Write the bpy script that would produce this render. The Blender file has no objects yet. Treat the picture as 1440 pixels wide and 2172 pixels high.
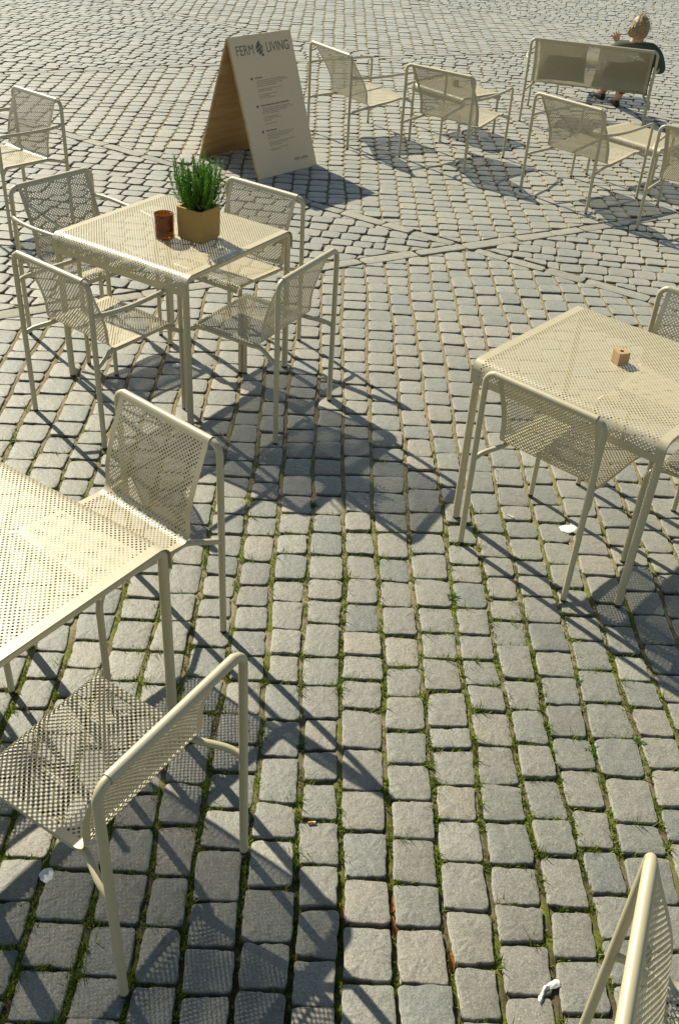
import bpy, bmesh, math, random
import numpy as np
from math import sin, cos, pi, radians, atan2, hypot, sqrt
from mathutils import Vector, Matrix

random.seed(7)
RNG = np.random.default_rng(11)
SC = bpy.context.scene
COL = SC.collection

# ------------------------------------------------------------------ helpers
def link(o):
    COL.objects.link(o)
    return o

def mesh_obj(name, verts, faces, mat, parent=None, smooth=None):
    me = bpy.data.meshes.new(name)
    me.from_pydata([tuple(v) for v in verts], [], faces)
    if smooth is True:
        me.polygons.foreach_set('use_smooth', [True] * len(me.polygons))
    elif smooth is not None:
        me.polygons.foreach_set('use_smooth', smooth)
    me.materials.append(mat)
    me.update()
    o = link(bpy.data.objects.new(name, me))
    o.parent = parent
    return o

def empty(name, loc=(0, 0, 0), rz=0.0):
    o = link(bpy.data.objects.new(name, None))
    o.empty_display_size = 0.1
    o.location = loc
    o.rotation_euler = (0, 0, radians(rz))
    return o

def tag(o, label, cat, group=None):
    o['label'] = label
    o['category'] = cat
    if group:
        o['group'] = group
    return o

def kind(o, k):
    o['kind'] = k
    return o

class MB:
    """collects geometry for one mesh"""
    def __init__(self):
        self.v, self.f, self.s = [], [], []

    def add(self, verts, faces, smooth=True):
        b = len(self.v)
        self.v += [tuple(p) for p in verts]
        self.f += [tuple(i + b for i in f) for f in faces]
        self.s += [smooth] * len(faces)

    def tube(self, pts, r, n=14, cap=True):
        P = [Vector(p) for p in pts]
        m = len(P)
        R = r if isinstance(r, (list, tuple)) else [r] * m
        T = []
        for i in range(m):
            a = P[max(i - 1, 0)]
            b = P[min(i + 1, m - 1)]
            T.append((b - a).normalized())
        ref = Vector((0, 0, 1)) if abs(T[0].z) < 0.9 else Vector((1, 0, 0))
        N = (ref - T[0] * ref.dot(T[0])).normalized()
        vs, fs = [], []
        for i in range(m):
            if i:
                N = (N - T[i] * N.dot(T[i])).normalized()
            B = T[i].cross(N)
            for k in range(n):
                a = 2 * pi * k / n
                vs.append(P[i] + (N * cos(a) + B * sin(a)) * R[i])
        for i in range(m - 1):
            for k in range(n):
                k2 = (k + 1) % n
                fs.append((i * n + k, i * n + k2, (i + 1) * n + k2, (i + 1) * n + k))
        self.add(vs, fs, True)
        if cap:
            self.add(vs[:n], [tuple(range(n - 1, -1, -1))], False)
            self.add(vs[-n:], [tuple(range(n))], False)

    def box(self, c, s, M=None, bevel=0.0):
        bm = bmesh.new()
        bmesh.ops.create_cube(bm, size=1.0)
        for v in bm.verts:
            v.co = Vector((v.co.x * s[0], v.co.y * s[1], v.co.z * s[2]))
        if bevel:
            bmesh.ops.bevel(bm, geom=bm.edges[:], offset=bevel, segments=2, affect='EDGES', profile=0.6)
        bm.verts.index_update()
        vs = [v.co + Vector(c) for v in bm.verts]
        if M is not None:
            vs = [M @ v for v in vs]
        self.add(vs, [tuple(v.index for v in f.verts) for f in bm.faces], False)
        bm.free()

    def lathe(self, prof, n=28, c=(0, 0, 0)):
        vs, fs = [], []
        for (r, z) in prof:
            for k in range(n):
                a = 2 * pi * k / n
                vs.append((c[0] + r * cos(a), c[1] + r * sin(a), c[2] + z))
        for i in range(len(prof) - 1):
            for k in range(n):
                k2 = (k + 1) % n
                fs.append((i * n + k, i * n + k2, (i + 1) * n + k2, (i + 1) * n + k))
        self.add(vs, fs, True)

    def build(self, name, mat, parent=None):
        return mesh_obj(name, self.v, self.f, mat, parent, self.s)

def fillet(pts, rad, n=7):
    """polyline with its inner corners rounded"""
    P = [Vector(p) for p in pts]
    out = [P[0]]
    for i in range(1, len(P) - 1):
        r = rad[i - 1] if isinstance(rad, (list, tuple)) else rad
        a, b, c = P[i - 1], P[i], P[i + 1]
        d1, d2 = (a - b).normalized(), (c - b).normalized()
        ang = d1.angle(d2)
        if ang > pi - 0.02 or r <= 0:
            out.append(b)
            continue
        t = min(r / math.tan(ang / 2), (a - b).length * 0.49, (c - b).length * 0.49)
        rr = t * math.tan(ang / 2)
        ctr = b + (d1 + d2).normalized() * (rr / sin(ang / 2))
        s, e = b + d1 * t - ctr, b + d2 * t - ctr
        tot = s.angle(e)
        for k in range(n + 1):
            w = k / n
            out.append(ctr + (s * sin((1 - w) * tot) + e * sin(w * tot)) / sin(tot))
    out.append(P[-1])
    return out

def bez(p0, p1, p2, p3, n):
    return [tuple((1 - t) ** 3 * a + 3 * (1 - t) ** 2 * t * b + 3 * (1 - t) * t * t * c + t ** 3 * d
                  for a, b, c, d in zip(p0, p1, p2, p3)) for t in [i / n for i in range(n + 1)]]

def smooth_path(pts, n=6):
    """Catmull-Rom through points"""
    P = [Vector(p) for p in pts]
    P = [P[0] * 2 - P[1]] + P + [P[-1] * 2 - P[-2]]
    out = []
    for i in range(1, len(P) - 2):
        for k in range(n):
            t = k / n
            a, b, c, d = P[i - 1], P[i], P[i + 1], P[i + 2]
            out.append(0.5 * ((2 * b) + (c - a) * t + (2 * a - 5 * b + 4 * c - d) * t * t + (3 * b - a - 3 * c + d) * t ** 3))
    out.append(P[-2])
    return out

# ------------------------------------------------------------------ materials
def mat(name):
    m = bpy.data.materials.new(name)
    m.use_nodes = True
    nt = m.node_tree
    b = nt.nodes['Principled BSDF']
    return m, nt, b

def N(nt, t, **kw):
    n = nt.nodes.new(t)
    for k, v in kw.items():
        if k in n.inputs:
            n.inputs[k].default_value = v
        else:
            setattr(n, k, v)
    return n

def ramp(nt, stops, interp='LINEAR'):
    n = nt.nodes.new('ShaderNodeValToRGB')
    cr = n.color_ramp
    cr.interpolation = interp
    while len(cr.elements) < len(stops):
        cr.elements.new(0.5)
    for e, (p, c) in zip(cr.elements, stops):
        e.position = p
        e.color = (*c, 1) if len(c) == 3 else c
    return n

def noise(nt, vec, scale, detail=4.0, rough=0.55, dims='3D'):
    n = N(nt, 'ShaderNodeTexNoise')
    n.noise_dimensions = dims
    n.inputs['Scale'].default_value = scale
    n.inputs['Detail'].default_value = detail
    n.inputs['Roughness'].default_value = rough
    nt.links.new(vec, n.inputs['Vector'])
    return n

def mix(nt, fac, a, b, mode='MIX'):
    n = nt.nodes.new('ShaderNodeMix')
    n.data_type = 'RGBA'
    n.blend_type = mode
    for sock, val in ((n.inputs[0], fac), (n.inputs[6], a), (n.inputs[7], b)):
        if hasattr(val, 'is_linked'):
            nt.links.new(val, sock)
        else:
            sock.default_value = val if not isinstance(val, tuple) else ((*val, 1) if len(val) == 3 else val)
    return n.outputs[2]

def math_n(nt, op, a, b=None, clamp=False):
    n = nt.nodes.new('ShaderNodeMath')
    n.operation = op
    n.use_clamp = clamp
    for i, v in enumerate((a, b)):
        if v is None:
            continue
        if hasattr(v, 'is_linked'):
            nt.links.new(v, n.inputs[i])
        else:
            n.inputs[i].default_value = v
    return n.outputs[0]

def bump(nt, b, height, strength=0.3, dist=0.01, normal=None):
    n = nt.nodes.new('ShaderNodeBump')
    n.inputs['Strength'].default_value = strength
    n.inputs['Distance'].default_value = dist
    nt.links.new(height, n.inputs['Height'])
    if normal is not None:
        nt.links.new(normal, n.inputs['Normal'])
    nt.links.new(n.outputs[0], b.inputs['Normal'])
    return n.outputs[0]

def geo_pos(nt):
    return nt.nodes.new('ShaderNodeNewGeometry')

def obj_co(nt):
    return nt.nodes.new('ShaderNodeTexCoord').outputs['Object']

def mat_paint():
    m, nt, b = mat('beige_powder_coat')
    co = obj_co(nt)
    n1 = noise(nt, co, 6.0, 3)
    c = mix(nt, n1.outputs[0], (0.455, 0.395, 0.256), (0.51, 0.445, 0.295))
    nt.links.new(c, b.inputs['Base Color'])
    n3 = noise(nt, co, 30.0, 3)
    r = ramp(nt, [(0.3, (0.39,) * 3), (0.7, (0.47,) * 3)])
    nt.links.new(n3.outputs[0], r.inputs[0])
    nt.links.new(r.outputs[0], b.inputs['Roughness'])
    b.inputs['Specular IOR Level'].default_value = 1.0
    n2 = noise(nt, co, 900.0, 2)
    bump(nt, b, n2.outputs[0], 0.10, 0.0006)
    return m

def mat_stone():
    m, nt, b = mat('granite_setts')
    g = geo_pos(nt)
    pos = g.outputs['Position']
    rnd = g.outputs['Random Per Island']
    base = ramp(nt, [(0.0, (0.122, 0.130, 0.119)), (0.16, (0.188, 0.184, 0.154)), (0.32, (0.140, 0.150, 0.141)),
                     (0.48, (0.212, 0.196, 0.162)), (0.62, (0.170, 0.174, 0.152)), (0.76, (0.232, 0.208, 0.172)),
                     (0.88, (0.142, 0.138, 0.122)), (1.0, (0.238, 0.232, 0.198))])
    nt.links.new(rnd, base.inputs[0])
    # granite grain
    v = N(nt, 'ShaderNodeTexVoronoi')
    v.inputs['Scale'].default_value = 300
    nt.links.new(pos, v.inputs['Vector'])
    sp = ramp(nt, [(0.0, (0.50,) * 3), (0.35, (0.95,) * 3), (0.75, (1.03,) * 3), (1.0, (1.55,) * 3)])
    sx = N(nt, 'ShaderNodeSeparateColor')
    nt.links.new(v.outputs['Color'], sx.inputs[0])
    nt.links.new(sx.outputs[0], sp.inputs[0])
    c = mix(nt, 0.8, base.outputs[0], sp.outputs[0], 'MULTIPLY')
    # blotches, offset per stone
    n1 = noise(nt, pos, 22.0, 6, 0.65)
    bl = ramp(nt, [(0.25, (0.74, 0.74, 0.74)), (0.5, (1.0, 1.0, 1.0)), (0.75, (1.13, 1.11, 1.07))])
    nt.links.new(n1.outputs[0], bl.inputs[0])
    c = mix(nt, 1.0, c, bl.outputs[0], 'MULTIPLY')
    n4 = noise(nt, pos, 1.1, 3)
    bl2 = ramp(nt, [(0.3, (0.86, 0.87, 0.88)), (0.7, (1.08, 1.06, 1.03))])
    nt.links.new(n4.outputs[0], bl2.inputs[0])
    c = mix(nt, 1.0, c, bl2.outputs[0], 'MULTIPLY')
    # rusty / dark stains
    n5 = noise(nt, pos, 9.0, 5, 0.7)
    st = ramp(nt, [(0.66, (0, 0, 0)), (0.76, (1, 1, 1))])
    nt.links.new(n5.outputs[0], st.inputs[0])
    f = math_n(nt, 'MULTIPLY', st.outputs[0], 0.35)
    c = mix(nt, f, c, (0.20, 0.165, 0.125))
    # soil and moss low on the flanks, with joint shadow painted in
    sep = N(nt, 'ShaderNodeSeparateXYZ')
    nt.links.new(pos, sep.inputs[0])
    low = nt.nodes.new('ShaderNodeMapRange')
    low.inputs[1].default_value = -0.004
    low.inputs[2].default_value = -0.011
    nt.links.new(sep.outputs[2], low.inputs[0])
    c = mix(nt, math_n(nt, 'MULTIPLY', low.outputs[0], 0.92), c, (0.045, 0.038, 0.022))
    nt.links.new(c, b.inputs['Base Color'])
    rr = ramp(nt, [(0.2, (0.52,) * 3), (0.8, (0.68,) * 3)])
    nt.links.new(n1.outputs[0], rr.inputs[0])
    nt.links.new(rr.outputs[0], b.inputs['Roughness'])
    b.inputs['Specular IOR Level'].default_value = 0.8
    # dusty, foot-worn granite: a broad sheen that grows towards grazing views
    b.inputs['Sheen Weight'].default_value = 0.80
    b.inputs['Sheen Roughness'].default_value = 0.45
    b.inputs['Sheen Tint'].default_value = (1.0, 0.97, 0.87, 1)
    n2 = noise(nt, pos, 160.0, 5, 0.7)
    n3 = noise(nt, pos, 45.0, 4, 0.6)
    h = math_n(nt, 'ADD', math_n(nt, 'MULTIPLY', n2.outputs[0], 0.35), n3.outputs[0])
    bump(nt, b, h, 0.75, 0.004)
    return m

def mat_slab():
    m, nt, b = mat('rough_stone_strip')
    g = geo_pos(nt)
    pos = g.outputs['Position']
    base = ramp(nt, [(0.0, (0.21, 0.205, 0.17)), (0.5, (0.26, 0.25, 0.205)), (1.0, (0.30, 0.28, 0.225))])
    nt.links.new(g.outputs['Random Per Island'], base.inputs[0])
    n1 = noise(nt, pos, 28.0, 7, 0.7)
    bl = ramp(nt, [(0.3, (0.68, 0.68, 0.67)), (0.7, (1.14, 1.12, 1.06))])
    nt.links.new(n1.outputs[0], bl.inputs[0])
    c = mix(nt, 1.0, base.outputs[0], bl.outputs[0], 'MULTIPLY')
    nt.links.new(c, b.inputs['Base Color'])
    b.inputs['Roughness'].default_value = 0.7
    b.inputs['Sheen Weight'].default_value = 0.4
    b.inputs['Sheen Roughness'].default_value = 0.45
    n2 = noise(nt, pos, 60.0, 6, 0.7)
    bump(nt, b, n2.outputs[0], 0.7, 0.006)
    return m

def mat_sand():
    m, nt, b = mat('sandy_joint_soil')
    pos = geo_pos(nt).outputs['Position']
    n1 = noise(nt, pos, 70.0, 6, 0.75)
    sand = ramp(nt, [(0.25, (0.125, 0.10, 0.058)), (0.5, (0.255, 0.212, 0.135)), (0.75, (0.40, 0.34, 0.23))])
    nt.links.new(n1.outputs[0], sand.inputs[0])
    soil = ramp(nt, [(0.3, (0.028, 0.024, 0.013)), (0.6, (0.075, 0.062, 0.034)), (0.8, (0.17, 0.13, 0.075))])
    nt.links.new(n1.outputs[0], soil.inputs[0])
    n2 = noise(nt, pos, 3.2, 4, 0.6)
    sep = N(nt, 'ShaderNodeSeparateXYZ')
    nt.links.new(pos, sep.inputs[0])
    # damp dark soil in the near, open joints; dry sand further out
    mr = nt.nodes.new('ShaderNodeMapRange')
    mr.inputs[1].default_value = 2.9
    mr.inputs[2].default_value = 1.0
    nt.links.new(sep.outputs[1], mr.inputs[0])
    f = math_n(nt, 'ADD', mr.outputs[0], math_n(nt, 'MULTIPLY', math_n(nt, 'SUBTRACT', n2.outputs[0], 0.5), 1.6), True)
    c = mix(nt, f, sand.outputs[0], soil.outputs[0])
    # moss film
    n3 = noise(nt, pos, 5.0, 5, 0.65)
    mo = ramp(nt, [(0.47, (0, 0, 0)), (0.60, (1, 1, 1))])
    nt.links.new(n3.outputs[0], mo.inputs[0])
    mr2 = nt.nodes.new('ShaderNodeMapRange')
    mr2.inputs[1].default_value = 4.3
    mr2.inputs[2].default_value = 3.0
    nt.links.new(sep.outputs[1], mr2.inputs[0])
    fm = math_n(nt, 'MULTIPLY', mo.outputs[0], math_n(nt, 'MULTIPLY', mr2.outputs[0], 0.85))
    n4 = noise(nt, pos, 120.0, 4, 0.7)
    gm = ramp(nt, [(0.3, (0.05, 0.075, 0.010)), (0.55, (0.14, 0.17, 0.026)), (0.8, (0.27, 0.26, 0.06))])
    nt.links.new(n4.outputs[0], gm.inputs[0])
    c = mix(nt, fm, c, gm.outputs[0])
    nt.links.new(c, b.inputs['Base Color'])
    b.inputs['Roughness'].default_value = 0.95
    b.inputs['Specular IOR Level'].default_value = 0.1
    bump(nt, b, n1.outputs[0], 0.8, 0.006)
    return m

def mat_simple(name, col, rough=0.6, spec=0.4, var=0.12, scale=20.0, bmp=0.0, bscale=200.0):
    m, nt, b = mat(name)
    co = obj_co(nt)
    n1 = noise(nt, co, scale, 5, 0.6)
    lo = tuple(c * (1 - var) for c in col)
    hi = tuple(min(1, c * (1 + var)) for c in col)
    nt.links.new(mix(nt, n1.outputs[0], lo, hi), b.inputs['Base Color'])
    b.inputs['Roughness'].default_value = rough
    b.inputs['Specular IOR Level'].default_value = spec
    if bmp:
        n2 = noise(nt, co, bscale, 4, 0.6)
        bump(nt, b, n2.outputs[0], bmp, 0.002)
    return m

def mat_ply():
    m, nt, b = mat('plywood')
    co = obj_co(nt)
    mp = N(nt, 'ShaderNodeMapping')
    mp.inputs['Scale'].default_value = (1.2, 9.0, 9.0)
    nt.links.new(co, mp.inputs[0])
    n1 = noise(nt, mp.outputs[0], 2.2, 6, 0.65)
    r = ramp(nt, [(0.3, (0.34, 0.20, 0.075)), (0.5, (0.45, 0.285, 0.12)), (0.62, (0.52, 0.345, 0.16)), (0.75, (0.40, 0.245, 0.095))])
    nt.links.new(n1.outputs[0], r.inputs[0])
    mp2 = N(nt, 'ShaderNodeMapping')
    mp2.inputs['Scale'].default_value = (2.0, 60.0, 22.0)
    mp2.inputs['Location'].default_value = (0.3, 0.0, 0.35)
    nt.links.new(co, mp2.inputs[0])
    n2 = noise(nt, mp2.outputs[0], 0.8, 2, 0.5)
    k = ramp(nt, [(0.72, (0, 0, 0)), (0.78, (1, 1, 1))])
    nt.links.new(n2.outputs[0], k.inputs[0])
    c = mix(nt, math_n(nt, 'MULTIPLY', k.outputs[0], 0.8), r.outputs[0], (0.11, 0.05, 0.02))
    nt.links.new(c, b.inputs['Base Color'])
    b.inputs['Roughness'].default_value = 0.6
    return m

PAINT = mat_paint()
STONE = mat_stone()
SLAB = mat_slab()
SAND = mat_sand()
PLY = mat_ply()
PANEL = mat_simple('printed_board_face', (0.77, 0.59, 0.39), 0.55, 0.35, 0.03, 8)
INK = mat_simple('black_print', (0.035, 0.035, 0.035), 0.6, 0.3, 0.1)
INKG = mat_simple('grey_print', (0.34, 0.285, 0.21), 0.6, 0.3, 0.1)
INKM = mat_simple('dark_grey_print', (0.155, 0.135, 0.11), 0.6, 0.3, 0.1)
RUBBER = mat_simple('dark_foot_plastic', (0.03, 0.028, 0.025), 0.5, 0.4)
POT = mat_simple('ochre_stoneware', (0.39, 0.245, 0.085), 0.75, 0.3, 0.16, 60, 0.35, 300)
SOIL = mat_simple('potting_soil', (0.035, 0.024, 0.015), 0.95, 0.1, 0.4, 90, 0.8, 120)
WOODC = mat_simple('light_wood_block', (0.46, 0.30, 0.16), 0.55, 0.35, 0.14, 25)
HOLE = mat_simple('dark_bore', (0.10, 0.05, 0.025), 0.8, 0.1)
WHITE = mat_simple('white_paper', (0.66, 0.65, 0.61), 0.75, 0.3, 0.06, 120)
GUM = mat_simple('white_paint_spot', (0.72, 0.72, 0.72), 0.55, 0.3, 0.08, 60)
LEAFB = mat_simple('dry_brown_leaf', (0.27, 0.105, 0.03), 0.75, 0.2, 0.45, 30)
BUTT = mat_simple('cigarette_filter', (0.55, 0.26, 0.09), 0.8, 0.2, 0.1)
TEAL = mat_simple('worn_teal_paint', (0.10, 0.22, 0.18), 0.6, 0.3, 0.3, 50)
CUSH = mat_simple('olive_cushion_fabric', (0.055, 0.058, 0.028), 0.9, 0.15, 0.12, 40, 0.5, 500)
SKIN = mat_simple('skin', (0.56, 0.30, 0.215), 0.5, 0.4, 0.06, 30)
HAIR = mat_simple('greying_blond_hair', (0.30, 0.215, 0.12), 0.5, 0.4, 0.55, 45, 0.5, 150)
SHIRT = mat_simple('green_blue_shirt', (0.070, 0.088, 0.062), 0.85, 0.15, 0.15, 25, 0.3, 300)
TROUS = mat_simple('brown_trousers', (0.15, 0.095, 0.05), 0.85, 0.15, 0.15, 25)
SHOE = mat_simple('black_shoe_leather', (0.02, 0.018, 0.017), 0.45, 0.4)

def mat_foliage(name, a, b_, c_):
    m, nt, b = mat(name)
    g = geo_pos(nt)
    r = ramp(nt, [(0.0, a), (0.5, b_), (1.0, c_)])
    nt.links.new(g.outputs['Random Per Island'], r.inputs[0])
    nt.links.new(r.outputs[0], b.inputs['Base Color'])
    b.inputs['Roughness'].default_value = 0.55
    b.inputs['Specular IOR Level'].default_value = 0.3
    b.inputs['Subsurface Weight'].default_value = 0.0
    tr = N(nt, 'ShaderNodeBsdfTranslucent')
    nt.links.new(r.outputs[0], tr.inputs['Color'])
    mx = N(nt, 'ShaderNodeMixShader')
    mx.inputs[0].default_value = 0.35
    nt.links.new(b.outputs[0], mx.inputs[1])
    nt.links.new(tr.outputs[0], mx.inputs[2])
    nt.links.new(mx.outputs[0], nt.nodes['Material Output'].inputs[0])
    return m

HERB = mat_foliage('rosemary_needles', (0.035, 0.115, 0.013), (0.085, 0.24, 0.022), (0.18, 0.37, 0.04))
STEMG = mat_foliage('rosemary_stems', (0.06, 0.075, 0.025), (0.09, 0.10, 0.035), (0.13, 0.13, 0.05))
MOSS = mat_foliage('joint_moss_blades', (0.07, 0.12, 0.012), (0.15, 0.22, 0.022), (0.31, 0.33, 0.05))
WEED = mat_foliage('weed_leaves', (0.05, 0.10, 0.018), (0.085, 0.17, 0.03), (0.14, 0.24, 0.045))

def mat_amber():
    m, nt, b = mat('amber_glass')
    b.inputs['Base Color'].default_value = (0.33, 0.095, 0.013, 1)
    b.inputs['Roughness'].default_value = 0.06
    b.inputs['Transmission Weight'].default_value = 0.75
    b.inputs['IOR'].default_value = 1.45
    return m
AMBER = mat_amber()
WAX = mat_simple('candle_wax', (0.55, 0.22, 0.06), 0.5, 0.4, 0.05)

# ------------------------------------------------------------------ perforated sheet
def resample(prof):
    P = [Vector((p[0], p[1])) for p in prof]
    L = [0.0]
    for i in range(1, len(P)):
        L.append(L[-1] + (P[i] - P[i - 1]).length)
    L = np.array(L)
    A = np.array([[p.x, p.y] for p in P])
    def at(t):
        x = np.interp(t, L, A[:, 0])
        z = np.interp(t, L, A[:, 1])
        e = 0.0025
        x1, x2 = np.interp(t - e, L, A[:, 0]), np.interp(t + e, L, A[:, 0])
        z1, z2 = np.interp(t - e, L, A[:, 1]), np.interp(t + e, L, A[:, 1])
        d = Vector((x2 - x1, z2 - z1))
        d.normalize()
        return x, z, d
    return at, L[-1]

def perf_sheet(name, prof, width, q, hole_d, holes_t, ms, mat_, parent, mapf, nh=12, th=0.0006, flip=False, sub_edge=0.006):
    """one sheet following a 2D profile; holes_t = (t0, t1) stretch with holes, ms = plain side margin.
    mapf(s, a, b) -> 3D point, s across the width, (a, b) profile coordinates"""
    at, T = resample(prof)
    P = q * sqrt(2)
    h = P / 2
    nb = int((width - 2 * ms) / P)
    x0 = -nb * P / 2
    rows = int((holes_t[1] - holes_t[0]) / h)
    t_h0 = (holes_t[0] + holes_t[1]) / 2 - rows * h / 2
    tl = []
    def fill(a, b):
        k = max(1, int(math.ceil((b - a) / sub_edge)))
        return [a + (b - a) * i / k for i in range(k)]
    tl += fill(0, t_h0)
    r0 = len(tl)
    tl += [t_h0 + i * h for i in range(rows)]
    tl += fill(t_h0 + rows * h, T) + [T]
    nr = len(tl)
    frames = [at(t) for t in tl]
    sgn = -1.0 if flip else 1.0
    half = [i * P / 2 + x0 for i in range(2 * nb + 1)]
    sl = [-width / 2] + half + [width / 2]
    ns = len(sl)
    V, F, S = [], [], []
    def pt(s, t, off, fr=None):
        x, z, d = fr if fr else at(t)
        return mapf(s, x - sgn * d.y * off, z + sgn * d.x * off)
    # lattice vertices (top, bottom)
    for lay in range(2):
        off = -th * lay
        for j in range(nr):
            for i in range(ns):
                V.append(pt(sl[i], tl[j], off, frames[j]))
    LB = nr * ns
    vid = lambda i, j, lay: lay * LB + j * ns + i
    def face(idx, lay):
        idx = list(idx)
        if (lay == 0) == flip:
            idx.reverse()
        F.append(tuple(idx))
        S.append(True)
    order = [(0, 0), (1, 0), (2, 0), (2, 1), (1, 1), (0, 1)]
    rh = hole_d / 2
    for j in range(nr - 1):
        inhole = r0 <= j < r0 + rows
        if not inhole:
            for i in range(ns - 1):
                for lay in range(2):
                    face((vid(i, j, lay), vid(i + 1, j, lay), vid(i + 1, j + 1, lay), vid(i, j + 1, lay)), lay)
            continue
        odd = (j - r0) % 2
        for lay in range(2):
            for i in [0, ns - 2] + ([1, ns - 3] if odd else []):
                face((vid(i, j, lay), vid(i + 1, j, lay), vid(i + 1, j + 1, lay), vid(i, j + 1, lay)), lay)
        for k in range(nb - odd):
            i0 = 1 + odd + 2 * k
            cs, ct = sl[i0 + 1], (tl[j] + tl[j + 1]) / 2
            angs = []
            for (a, b) in order:
                angs.append(atan2((b - 0.5) * h, (a - 1) * P / 2))
            if nh == 12:
                A = []
                for e in range(6):
                    a1, a2 = angs[e], angs[(e + 1) % 6]
                    if a2 < a1:
                        a2 += 2 * pi
                    A += [a1, (a1 + a2) / 2]
            else:
                A = angs
            m = len(A)
            st = m // 6
            base = []
            for lay in range(2):
                base.append(len(V))
                for a in A:
                    V.append(pt(cs + rh * cos(a), ct + rh * sin(a), -th * lay))
            for lay in range(2):
                for e in range(6):
                    o1, o2 = order[e], order[(e + 1) % 6]
                    idx = [vid(i0 + o1[0], j + o1[1], lay), vid(i0 + o2[0], j + o2[1], lay)]
                    for w in range(st, -1, -1):
                        idx.append(base[lay] + (e * st + w) % m)
                    face(idx, lay)
            wb = len(V)
            V.extend(V[base[0]:base[0] + m])
            V.extend(V[base[1]:base[1] + m])
            for e in range(m):
                e2 = (e + 1) % m
                F.append((wb + e, wb + e2, wb + m + e2, wb + m + e))
                S.append(False)
    # outer rim
    rim = [(i, 0) for i in range(ns)] + [(ns - 1, j) for j in range(1, nr)] + \
          [(i, nr - 1) for i in range(ns - 2, -1, -1)] + [(0, j) for j in range(nr - 2, 0, -1)]
    wb = len(V)
    for (i, j) in rim:
        V.append(V[vid(i, j, 0)])
        V.append(V[vid(i, j, 1)])
    m = len(rim)
    for e in range(m):
        e2 = (e + 1) % m
        F.append((wb + 2 * e, wb + 2 * e + 1, wb + 2 * e2 + 1, wb + 2 * e2))
        S.append(False)
    return mesh_obj(name, V, F, mat_, parent, S)

def arc2(c, r, a0, a1, n):
    return [(c[0] + r * cos(radians(a0 + (a1 - a0) * i / n)), c[1] + r * sin(radians(a0 + (a1 - a0) * i / n))) for i in range(n + 1)]

def fillet2(pts, rads, n=8):
    return [(p.x, p.y) for p in fillet([(a, b, 0) for a, b in pts], rads, n)]

# ------------------------------------------------------------------ seating
def cut_profile(prof, t_cut):
    at, T = resample(prof)
    L, out1, out2 = 0.0, [prof[0]], []
    for i in range(1, len(prof)):
        d = hypot(prof[i][0] - prof[i - 1][0], prof[i][1] - prof[i - 1][1])
        if L + d < t_cut:
            out1.append(prof[i])
        else:
            if not out2:
                x, z, _ = at(t_cut)
                out1.append((x, z))
                out2.append((x, z))
            out2.append(prof[i])
        L += d
    return out1, out2

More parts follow.
